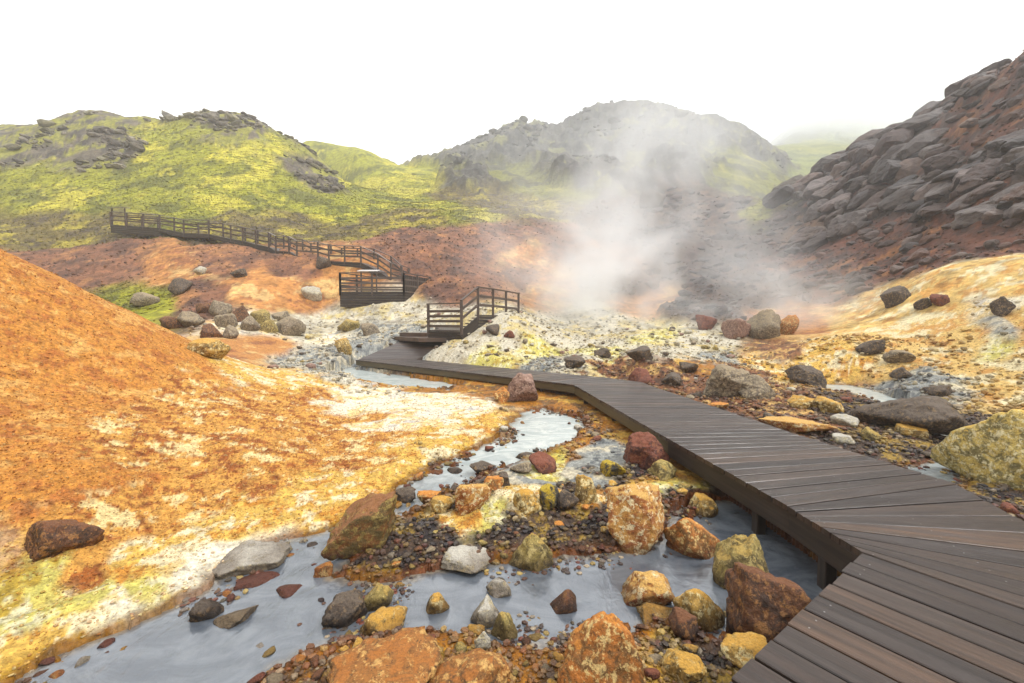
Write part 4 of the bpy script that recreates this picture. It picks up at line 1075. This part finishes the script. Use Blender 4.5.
# lava outcrop on the right: one fused mass of bedded blocks
def outcrop(name, label, cat, weight, count, rmin, rmax, lmin, lmax, mat, dip, sub=3, azr=(-90, 90), aspect=(.35, .6), lift=.12, base=.30, pal=((92,82,78),(72,64,62),(112,102,98),(84,72,68),(104,84,74),(62,56,55))):
    ok = (rr > rmin) & (rr < rmax) & (az > azr[0]) & (az < azr[1])
    w_ = np.where(ok, weight, 0).astype(np.float64)**2
    ids = RNG.choice(N, count, replace=False, p=w_/w_.sum())
    V, Fc, nn, CC = [], [], 0, []
    bq = QUADS[(weight[QUADS] > base).all(1) & ok[QUADS].all(1)]; used = np.unique(bq); rm = np.full(N, -1, np.int64); rm[used] = np.arange(len(used))
    bvv = PF[used] - VN[used]*.12; V.append(bvv); nn = len(used); CC.append(C[used])
    bq = rm[bq]; Fc.append(np.concatenate([bq[:, [0, 1, 2]], bq[:, [0, 2, 3]]]))
    inb = rm >= 0
    for i in ids:
        if not inb[i]: continue
        Ln = random.uniform(lmin, lmax)*(.5 + rr[i]/55)*random.choice((.35, .45, .6, .8, 1, 1.3))
        put_rock.k += 1
        asp = random.uniform(*aspect)
        v, f = rock_shape(put_rock.k*3+1, sub + (1 if Ln*F/rr[i] > 30 else 0), Ln, Ln*random.uniform(.5, .8), Ln*asp, planes=9, sharp=60, rough=.16, fine=.11, lump=.14)
        dp = dip + random.gauss(0, .16); c_, s_ = math.cos(dp), math.sin(dp)
        v = np.stack([v[:, 0]*c_-v[:, 2]*s_, v[:, 1], v[:, 0]*s_+v[:, 2]*c_], -1)
        yw = -math.radians(az[i])*.6 + random.gauss(0, .3); c_, s_ = math.cos(yw), math.sin(yw)
        v = np.stack([v[:, 0]*c_-v[:, 1]*s_, v[:, 0]*s_+v[:, 1]*c_, v[:, 2]], -1)
        nv = VN[i]
        cb = srgb(*random.choice(pal), .62)*random.uniform(.75, 1.2); CC.append(np.tile(cb*.8 + C[i]*.2, (len(v), 1)))
        V.append(v + PF[i] + nv*Ln*asp*lift); Fc.append(f+nn); nn += len(v)
    o = np_mesh(name, np.concatenate(V), np.concatenate(Fc), mat, smooth=False, attrs={'Col': ('COL', np.concatenate(CC))})
    return tag(o, label, cat)
outcrop('lava_outcrop', 'dark grey bedded lava outcrop covering the steep slope at the right', 'rock outcrop', wk('lava')+.15*wk('redlava'), 760, 17, 75, .6, 2.1, M_lava, .40, sub=3, azr=(24, 72), aspect=(.34, .68), lift=.26)
outcrop('crag', 'grey rocky crag on the top and flank of the left green hill', 'rock outcrop', wk('crag')*sstep(.40, .56, fbm(P0, 5, 5, 27)), 900, 45, 96, .22, .75, M_crag, -.1, pal=CRAGP, sub=2, azr=(-60, 0), base=.45, lift=.25)
outcrop('crag', 'broken dark rocks in the gully wall behind the steam', 'rock outcrop', wk('darkslope'), 380, 22, 85, .3, .9, M_lava, .2, sub=2, azr=(0, 40))

outcrop('crag', 'broken grey crags along the ridge of the mountain behind the steam', 'rock outcrop', wk('mountain')*sstep(.42, .56, fbm(P0, 14, 4, 28)), 700, 100, 195, .25, .85, M_crag, .1, pal=((104,100,96),(80,77,75),(122,118,110),(66,64,63)), sub=2, azr=(-12, 36), lift=.25)
o = outcrop('scree', 'broken lava blocks tumbled over the red soil below the outcrop', 'scree', wk('redlava')+.5*wk('darkslope')+.2*wk('lava'), 520, 17, 70, .25, .8, M_lava, .3, pal=((92,78,72),(70,60,57),(112,98,90),(106,76,62)), sub=2, azr=(8, 72), aspect=(.4, .75), lift=.2, base=.2); o['kind'] = 'stuff'
# grass and moss tufts on the hill
ids = RNG.choice(N, 26000, replace=False, p=(lambda w_: w_/w_.sum())(np.where((rr > 30) & (rr < 100) & (np.abs(az) < 56), (wk('grass')+.5*wk('moor')+wk('moss')).astype(np.float64), 0)))
bl_n = 5; c_ = PF[ids].astype(np.float64); sz = RNG.uniform(.06, .15, len(ids))*np.sqrt(rr[ids]/50)
a_ = RNG.uniform(0, 6.28, (len(ids), bl_n)); ln = RNG.uniform(.5, 1.3, a_.shape)*sz[:, None]
ba = np.stack([np.cos(a_), np.sin(a_), np.zeros_like(a_)], -1); pe = np.stack([-np.sin(a_), np.cos(a_), np.zeros_like(a_)], -1)
root = c_[:, None]; p1 = root + pe*sz[:, None, None]*.45; p2 = root - pe*sz[:, None, None]*.45; p3 = root + ba*ln[..., None]*.9 + np.array([0, 0, .42])*ln[..., None]
vv = np.stack([p1, p2, p3], 2).reshape(-1, 3)
gp = np.array([srgb(*c, .6) for c in ((172,166,50),(136,134,46),(206,194,74),(158,146,58),(190,178,56))])[RNG.integers(0, 5, len(ids))]
M_grass = chip_mat('grass_blades', .9)
o = np_mesh('grass', vv, np.arange(len(vv)).reshape(-1, 3), M_grass, smooth=True, attrs={'Col': ('COL', np.repeat(gp, bl_n*3, 0))})
o.data.normals_split_custom_set_from_vertices(np.repeat(VN[ids], bl_n*3, 0).tolist())
tag(o, 'short yellow green grass and moss covering the hills', 'grass', kind='stuff')

# ---------------------------------------------------------------- steam, fog, haze
def volume_mat(name, dens, thr, nscale, power=1.4, stretch=(1, 1, 1.15), colr=(.965, .985, 1)):
    t = NT(name)
    tc = t.n('ShaderNodeTexCoord').outputs['Object']
    ln_ = t.n('ShaderNodeVectorMath', {0: tc}, operation='LENGTH').outputs['Value']
    fall = t.math('POWER', t.math('MAXIMUM', t.math('SUBTRACT', 1.0, ln_), 0.0), power)
    geo = t.n('ShaderNodeNewGeometry').outputs['Position']
    gv = t.n('ShaderNodeVectorMath', {0: geo, 1: stretch}, operation='MULTIPLY').outputs[0]
    nz = t.fac(t.noise(gv, nscale, 4, .58, .7), thr, thr+.26)
    t.n('ShaderNodeVolumePrincipled', {'Color': (*colr, 1), 'Density': t.math('MULTIPLY', t.math('MULTIPLY', fall, nz), dens), 'Anisotropy': .25})
    pv = t.t.nodes[-1]; t.t.links.new(pv.outputs[0], t.out.inputs['Volume'])
    return t.m
def puff(c, s, rot, dens, label, thr=.42, nscale=.34, power=1.3, name='steam', cat='steam'):
    v, f = ico(3)
    o = np_mesh(name, v*1.0, f, volume_mat(name, dens, thr, nscale, power))
    o.location = c; o.scale = s; o.rotation_euler = rot
    return tag(o, label, cat, kind='stuff')
puff(at(605, 296, 25), (7.6, 5.0, 4.6), (0, 0, .3), .33, 'white steam billowing from the vent behind the landing', .33, .33, 1.5)
puff(at(612, 255, 27), (6.4, 4.6, 7.2), (0, .35, 0), .32, 'broad steam column climbing above the vent', .36, .30, 1.4)
puff(at(652, 195, 31), (7.8, 5.0, 8.2), (0, .62, 0), .20, 'upper steam column leaning to the right', .36, .25, 1.2)
puff(at(700, 142, 37), (12.5, 5.0, 8.0), (0, .55, 0), .10, 'thin drifting top of the steam in front of the mountain', .35, .2, 1.1)
puff(at(548, 255, 28), (7.6, 4.6, 7.0), (0, .3, 0), .17, 'faint steam veil over the red slope by the landing', .30, .25)
puff(at(800, 302, 20), (4.8, 2.4, 3.0), (0, .25, 0), .40, 'low steam wisp at the foot of the yellow bank', .32, .45, 1.4)
puff(at(735, 262, 29), (7.8, 4.0, 5.4), (0, .2, 0), .17, 'faint steam drifting across the dark gully', .30, .3)
puff(at(700, 322, 22), (8.5, 3.0, 2.0), (0, 0, 0), .32, 'ground steam creeping along the pale valley floor', .34, .5)
puff(at(600, 170, 105), (52, 22, 26), (0, 0, 0), .014, 'pale mist lying against the middle mountain', .28, .06)
puff(at(900, 122, 215), (105, 60, 30), (0, 0, 0), .035, 'fog bank swallowing the far ridge behind the lava slope', .10, .02, .8, 'fog', 'fog')

t = NT('haze_air')
t.n('ShaderNodeVolumePrincipled', {'Color': (.99, .995, 1, 1), 'Density': HAZE, 'Anisotropy': .2}); t.t.links.new(t.t.nodes[-1].outputs[0], t.out.inputs['Volume'])
mz0, mz1 = PF[:, 2].min()-1.0, max(PF[:, 2].max(), 158)+2
hx = 735
v = np.array([(x, y, z) for z in (mz0, mz1) for x, y in ((-hx, -hx), (hx, -hx), (hx, hx), (-hx, hx))], float)
o = np_mesh('haze', v, np.array([(3,2,1,0),(4,5,6,7),(0,1,5,4),(1,2,6,5),(2,3,7,6),(3,0,4,7)]), t.m, smooth=False)
tag(o, 'pale damp haze filling the valley air', 'haze', kind='stuff')

# ---------------------------------------------------------------- light, sky, camera
w = D.worlds.new('World'); scene.world = w; w.use_nodes = True
nt = w.node_tree; nt.nodes.clear()
SUN_EL, SUN_AZ = R(52), R(115)      # veiled sun, high behind the photographer's right shoulder
sky = nt.nodes.new('ShaderNodeTexSky'); sky.sky_type = 'NISHITA'; sky.sun_disc = False
sky.sun_elevation = SUN_EL; sky.sun_rotation = SUN_AZ; sky.air_density = 1.0; sky.dust_density = 4.0
hs = nt.nodes.new('ShaderNodeHueSaturation'); hs.inputs['Saturation'].default_value = .25
nt.links.new(sky.outputs[0], hs.inputs['Color'])
mx = nt.nodes.new('ShaderNodeMix'); mx.data_type = 'RGBA'; mx.inputs[0].default_value = .82
nt.links.new(hs.outputs[0], mx.inputs[6])
# cloud cover: nearly even white, a little greyer in broad soft patches
tcw = nt.nodes.new('ShaderNodeTexCoord'); nz = nt.nodes.new('ShaderNodeTexNoise'); nz.inputs['Scale'].default_value = 1.6; nz.inputs['Detail'].default_value = 3
nt.links.new(tcw.outputs['Generated'], nz.inputs['Vector'])
rp_ = nt.nodes.new('ShaderNodeValToRGB'); rp_.color_ramp.elements[0].position = .3; rp_.color_ramp.elements[1].position = .7
rp_.color_ramp.elements[0].color = (.62, .635, .66, 1); rp_.color_ramp.elements[1].color = (1, 1, 1, 1)
nt.links.new(nz.outputs['Fac'], rp_.inputs[0])
vm = nt.nodes.new('ShaderNodeVectorMath'); vm.operation = 'SCALE'; vm.inputs['Scale'].default_value = 11.0
nt.links.new(rp_.outputs[0], vm.inputs[0]); nt.links.new(vm.outputs[0], mx.inputs[7])
bg = nt.nodes.new('ShaderNodeBackground'); bg.inputs['Strength'].default_value = .1
nt.links.new(mx.outputs[2], bg.inputs['Color'])
ow = nt.nodes.new('ShaderNodeOutputWorld'); nt.links.new(bg.outputs[0], ow.inputs['Surface'])
ld_ = D.lights.new('Sun', 'SUN'); ld_.energy = 1.5; ld_.angle = R(12); ld_.color = (1, .98, .95)
so = D.objects.new('Sun', ld_); COL.objects.link(so)
dirv = Vector((math.sin(SUN_AZ)*math.cos(SUN_EL), math.cos(SUN_AZ)*math.cos(SUN_EL), math.sin(SUN_EL)))
so.rotation_euler = dirv.to_track_quat('Z', 'Y').to_euler(); so.location = dirv*50

cam = D.cameras.new('Camera'); cam.sensor_width = 36; cam.lens = F/1024*36; cam.clip_end = 3000; cam.clip_start = .05
co = D.objects.new('Camera', cam); COL.objects.link(co); co.location = (0, 0, EYE); co.rotation_euler = (R(90)-PITCH, 0, 0)
scene.camera = co
vs = scene.view_settings; vs.view_transform = 'Standard'; vs.look = 'None'; vs.gamma = 1; vs.exposure = EXPO
cy = scene.cycles
scene.render.engine = 'CYCLES'
cy.use_denoising = True; cy.max_bounces = 8; cy.volume_bounces = 5; cy.diffuse_bounces = 3; cy.glossy_bounces = 3
cy.volume_step_rate = 1.0; cy.volume_max_steps = 128; cy.use_adaptive_sampling = True; cy.adaptive_threshold = .015
scene.render.film_transparent = False
